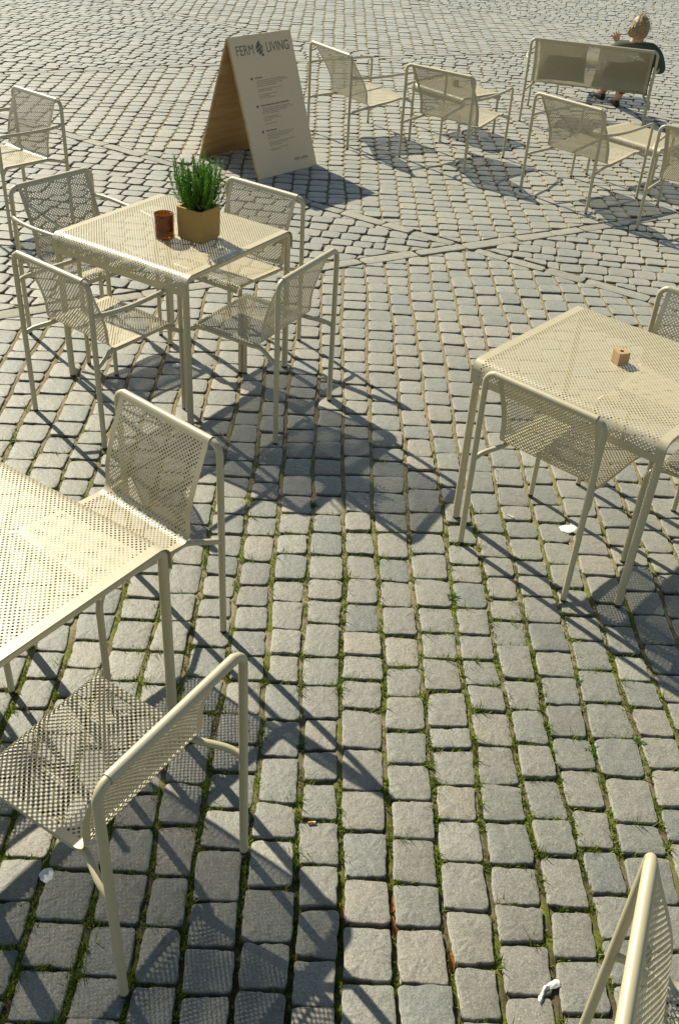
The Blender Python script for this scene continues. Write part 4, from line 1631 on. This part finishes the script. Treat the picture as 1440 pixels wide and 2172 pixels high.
    def sd(x, y, z, r, par=None):
        sn.append((L(x, y, z), r))
        if par is not None:
            se.append((par, len(sn) - 1))
        return len(sn) - 1
    p_ = sd(0.355, 0.385, 0.440, (0.152, 0.100))
    w_ = sd(0.357, 0.330, 0.520, (0.136, 0.098), p_)
    c_ = sd(0.360, 0.265, 0.635, (0.148, 0.104), w_)
    l_ = sd(0.362, 0.235, 0.722, (0.100, 0.074), c_)
    sd(0.364, 0.236, 0.758, 0.060, l_)
    r1 = sd(0.505, 0.222, 0.715, 0.068, l_)
    r2 = sd(0.572, 0.208, 0.682, 0.066, r1)
    r3 = sd(0.622, 0.222, 0.575, 0.056, r2)
    sd(0.632, 0.240, 0.525, 0.052, r3)
    q1 = sd(0.222, 0.225, 0.708, 0.067, l_)
    q2 = sd(0.165, 0.240, 0.678, 0.062, q1)
    sd(0.188, 0.370, 0.620, 0.054, q2)
    me = skin_mesh('shirt', sn, se, SHIRT, root, 2)
    me.materials.clear()
    me.materials.append(SHIRT)
    so = link(bpy.data.objects.new('shirt', me))
    so.parent = root
    # trousers
    tn, te = [], []
    tn.append((L(0.355, 0.42, 0.430), (0.150, 0.098)))
    for (h, k, a, t) in legs:
        i0 = len(tn)
        tn.append((tuple(h), 0.096))
        tn.append((tuple(h.lerp(k, 0.5)), 0.087))
        tn.append((tuple(k), 0.070))
        tn.append((tuple(k.lerp(a, 0.40)), 0.066))
        tn.append((tuple(k.lerp(a, 0.84)), 0.054))
        te += [(0, i0)] + [(i0 + q, i0 + q + 1) for q in range(4)]
    me = skin_mesh('trousers', tn, te, TROUS, root, 2)
    me.materials.clear()
    me.materials.append(TROUS)
    to = link(bpy.data.objects.new('trousers', me))
    to.parent = root
    for (h, k, a, t) in legs:
        d = (t - a)
        d.z = 0
        d.normalize()
        heel = Vector((a.x, a.y, 0.034)) - d * 0.035
        tip = Vector((a.x, a.y, 0.026)) + d * 0.175
        nodes_ = [(tuple(heel), (0.034, 0.034)), (tuple(heel.lerp(tip, 0.35)), (0.037, 0.036)), (tuple(heel.lerp(tip, 0.7)), (0.044, 0.028)), (tuple(tip), (0.030, 0.018))]
        me = skin_mesh('shoe', nodes_, [(0, 1), (1, 2), (2, 3)], SHOE, root, 2)
        me.materials.clear()
        me.materials.append(SHOE)
        sh = link(bpy.data.objects.new('shoe', me))
        sh.parent = root
woman()

# ------------------------------------------------------------------ light, sky, camera
SUN_EL = radians(40.1)
SUN_AZ = radians(131.4)                    # direction towards the sun, from +x
S = Vector((cos(SUN_AZ) * cos(SUN_EL), sin(SUN_AZ) * cos(SUN_EL), sin(SUN_EL)))
ld = bpy.data.lights.new('sun', 'SUN')
ld.energy = 4.6
ld.angle = radians(0.55)
ld.color = (1.0, 0.955, 0.86)
lo = link(bpy.data.objects.new('sun', ld))
lo.rotation_euler = (-S).to_track_quat('-Z', 'Y').to_euler()
lo.location = S * 30

w = bpy.data.worlds.new('World')
SC.world = w
w.use_nodes = True
nt = w.node_tree
bg = nt.nodes['Background']
sky = nt.nodes.new('ShaderNodeTexSky')
sky.sky_type = 'NISHITA'
sky.sun_disc = False
sky.sun_elevation = SUN_EL
sky.sun_rotation = atan2(S.x, S.y)
sky.air_density = 1.0
sky.dust_density = 0.6
sky.ozone_density = 1.0
nt.links.new(sky.outputs[0], bg.inputs[0])
bg.inputs[1].default_value = 0.070

CAM_H, PITCH, ROLL, FPX = 2.4274, radians(35.791), radians(3.836), 2085.17
cd = bpy.data.cameras.new('camera')
cd.sensor_fit = 'VERTICAL'
cd.sensor_height = 36.0
cd.lens = FPX / 2172 * 36.0
cd.clip_start = 0.05
cd.clip_end = 300
co = link(bpy.data.objects.new('camera', cd))
fw = Vector((0, cos(PITCH), -sin(PITCH)))
r0 = Vector((1, 0, 0))
u0 = r0.cross(fw)
r2 = r0 * cos(ROLL) + u0 * sin(ROLL)
u2 = -r0 * sin(ROLL) + u0 * cos(ROLL)
co.matrix_world = Matrix(((r2.x, u2.x, -fw.x, 0), (r2.y, u2.y, -fw.y, 0), (r2.z, u2.z, -fw.z, CAM_H), (0, 0, 0, 1)))
SC.camera = co
SC.view_settings.view_transform = 'Standard'
SC.view_settings.look = 'None'
SC.view_settings.exposure = 0.60
SC.view_settings.use_white_balance = True
SC.view_settings.white_balance_temperature = 7350
SC.view_settings.white_balance_tint = 4
SC.view_settings.gamma = 1.0
